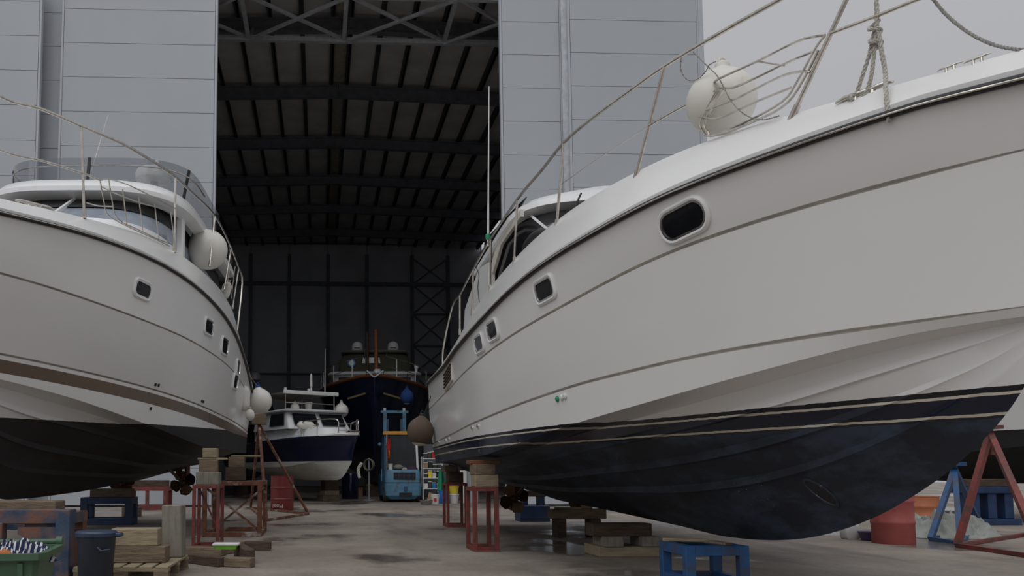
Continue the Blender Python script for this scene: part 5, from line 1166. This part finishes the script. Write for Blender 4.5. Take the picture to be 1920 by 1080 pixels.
c_ = SB.world((2.55, -.62, 3.25)); ball('small white ball fender on the wheelhouse roof of the cabin boat', aty(553, 764, c_.y), 8.5 * c_.y / F)
c_ = SB.world((2.6, 1.0, 3.3)); ball('pale ball fender hung at the canopy edge of the cabin boat', aty(640, 770, c_.y), 13.5 * c_.y / F)
wq = SB.world((2.6, .1, 3.1)); put(MB().lathe([(.10, 0), (.14, .30), (.15, .31), (.14, .31), (.1, .03)], 18), 'bucket', m_cream, loc=(wq.x, wq.y, 3.105), smooth=40, label='cream bucket on the wheelhouse roof of the cabin boat', cat='bucket')
wq = SB.world((4.0, -.75, 2.35)); sausage('fat white cylinder fender lying on the foredeck of the cabin boat', (wq.x, wq.y, 2.52), .13, .62, rot=(0, PI / 2, .5))
wq = BL.world(BL.unp(424, 548, planf(1.5, LL_, .25, 2.3), LL_)); sausage('small white cylinder fender standing on the side deck of the flybridge yacht', aty(424, 545, wq.y), .10, .38, rot=(0, .3, 0))

def rope(name, label, pts, r=.011, m=m_rope, pitch=.09, strands=3, cat='rope', parent=None):
    p = smooth_path(pts, 8); k = MB(); n = len(p); acc = 0.
    T = [(p[min(n - 1, i + 1)] - p[max(0, i - 1)]).normalized() for i in range(n)]
    # resample finely so that the strands can twist
    q = [p[0]]; step = pitch / 9
    for i in range(n - 1):
        d = (p[i + 1] - p[i]).length; m_ = max(1, int(d / step))
        for j in range(1, m_ + 1): q.append(p[i].lerp(p[i + 1], j / m_))
    if len(q) > 420: q = q[::max(1, len(q) // 420 + 1)] + [q[-1]]
    n = len(q); u = None
    fr = []
    for i in range(n):
        t_ = (q[min(n - 1, i + 1)] - q[max(0, i - 1)]).normalized()
        if u is None: u = t_.orthogonal().normalized()
        u = (u - t_ * u.dot(t_)).normalized(); fr.append((u.copy(), t_.cross(u)))
    for s_ in range(strands):
        acc = 0.; P_ = []
        for i in range(n):
            if i: acc += (q[i] - q[i - 1]).length
            a = 2 * PI * (acc / pitch + s_ / strands); P_.append(q[i] + (fr[i][0] * math.cos(a) + fr[i][1] * math.sin(a)) * r * .55)
        k.tube(P_, r * .6, 5)
    return put(k, name, m, parent, smooth=60, label=label, cat=cat)
pl9 = planf(1.76, LR, .3, 2.2)
def rw(px, py, pl=pl9): return BR.world(BR.unp(px, py, pl, LR))
rt = thing('mooring_rope', 'white mooring rope knotted above the bow cleat, its tail hanging over the topside', 'rope', (0, 0, 0))
plo = planf(2.02, LR, .3, 2.25)
rope('strand', None, [rw(1636, -98), rw(1640, -60), rw(1643, -15), rw(1645, 25), rw(1644, 52)], .0125, cat=None, parent=rt)
rope('strand', None, [rw(1640, 58), rw(1632, 95), rw(1620, 135), rw(1608, 172), rw(1600, 183), rw(1588, 186)], .0115, cat=None, parent=rt)
rope('strand', None, [rw(1644, 60), rw(1640, 100), rw(1634, 145), rw(1622, 178), rw(1608, 186), rw(1596, 181)], .0115, cat=None, parent=rt)
rope('strand', None, [rw(1648, 60), rw(1653, 90), rw(1660, 135), rw(1662, 165, plo), rw(1664, 195, planf(2.15, LR, .3, 2.3)), rw(1667, 228, planf(2.21, LR, .3, 2.3))], .0125, cat=None, parent=rt)
ctr_ = rw(1642, 58); cir = [ctr_ + cr * (.030 * math.cos(a)) + cf * (.024 * math.sin(a)) + Vector((0, 0, .06 - .012 * a + .012 * math.cos(a))) for a in [2 * PI * i / 12 for i in range(30)]]
rope('knot', None, cir, .0115, cat=None, parent=rt)
ctr_ = rw(1606, 184); cir = [ctr_ + cr * (.035 * math.cos(a)) + Vector((0, 0, .02 * math.sin(a) + .006 * a / 6)) + cf * (-.02 + .004 * a) for a in [2 * PI * i / 12 for i in range(24)]]
rope('cleat_turns', None, cir, .010, cat=None, parent=rt)
pl6 = planf(1.55, LR, .3, 2.2)
rope('bow_line', 'grey bow line sagging from the pulpit to the foredeck', [rw(1672, -118, r_in), rw(1712, -58, pl6), rw(1752, 0, pl6), rw(1780, 32, pl6), rw(1820, 63, pl6), rw(1870, 85, pl6), rw(1925, 94, pl6), BR.world((LR - .75, .0, float(z_deck(LR - .75)) + .09))], .009, mat('grey_rope', (.30, .29, .27), .9, var=.25, scale=60), .07)
plc = planf(1.82, LR, .3, 2.2)
rope('lashing_cord', 'thin flecked cord looped from the rail over the large white ball fender', [rw(1278, 103, plc), rw(1277, 130, plc), rw(1288, 148, plc), rw(1305, 150, plc), rw(1322, 136, plc), rw(1330, 122, plc), rw(1343, 115, plc)], .0045, m_cord, .04, 2)
rope('lashing_cord', 'thin flecked cord running slantwise through the bow basket to the deck', [rw(1300, 97, plc), rw(1328, 125, plc), rw(1347, 145, plc), rw(1372, 190, plc), rw(1400, 216, plc), rw(1430, 224, plc), rw(1462, 217, plc)], .0045, m_cord, .04, 2)
def lw(px, py, pl=None): return BL.world(BL.unp(px, py, pl or planf(1.79, LL_, .25, 2.2), LL_))
def line(label, a, b, r=.006, m=m_cord, sag=.05):
    a, b = Vector(a), Vector(b); return rope('fender_line', label, [a, a.lerp(b, .5) + Vector((0, 0, -sag)), b], r, m, .05, 2)
railL = BL.world((.75, 1.90, 3.95))
line('line holding the tan-topped white ball fender to the stern rail', cf1 + Vector((-.05, 0, .30)), BL.world((1.0, 1.92, 3.2)))
line('line holding the short cylinder fender to the flybridge yacht rail', cf2 + Vector((0, 0, .28)), BL.world((2.2, 2.02, 3.45)))
line('line holding the brown ball fender to the yacht stern', cf3 + Vector((.06, 0, .30)), BR.world((.40, -1.97, 2.72)), .009, m_black)
line('line holding the blue teardrop fender to the trawler rail', cf4 + Vector((0, 0, .33)), cf4 + Vector((.05, .25, .95)), .012, m_black, 0)
rope('fender_line', 'dark cord looped on the aft side rail of the navy-bottomed yacht', [rw(892, 500), rw(898, 515), rw(896, 540), rw(899, 568)], .006, m_black, .05, 2)
rope('fender_line', 'pale cord slanting between the aft stanchions of the flybridge yacht', [lw(429, 460), lw(433, 490), lw(427, 525), lw(424, 548)], .006, m_rope, .05, 2)
rope('fender_line', 'second pale cord tied to the aft rail of the flybridge yacht, hanging straight', [lw(441, 500), lw(437, 530), lw(434, 560)], .006, m_rope, .05, 2)
st1 = SB.world((5.5, .1, 1.5))
rope('boat_strap', 'pale strap hanging from the bow of the small navy cabin boat', [aty(678, 868, st1.y), aty(672, 880, st1.y), aty(674, 896, st1.y)], .05, m_rope, .3, 3)
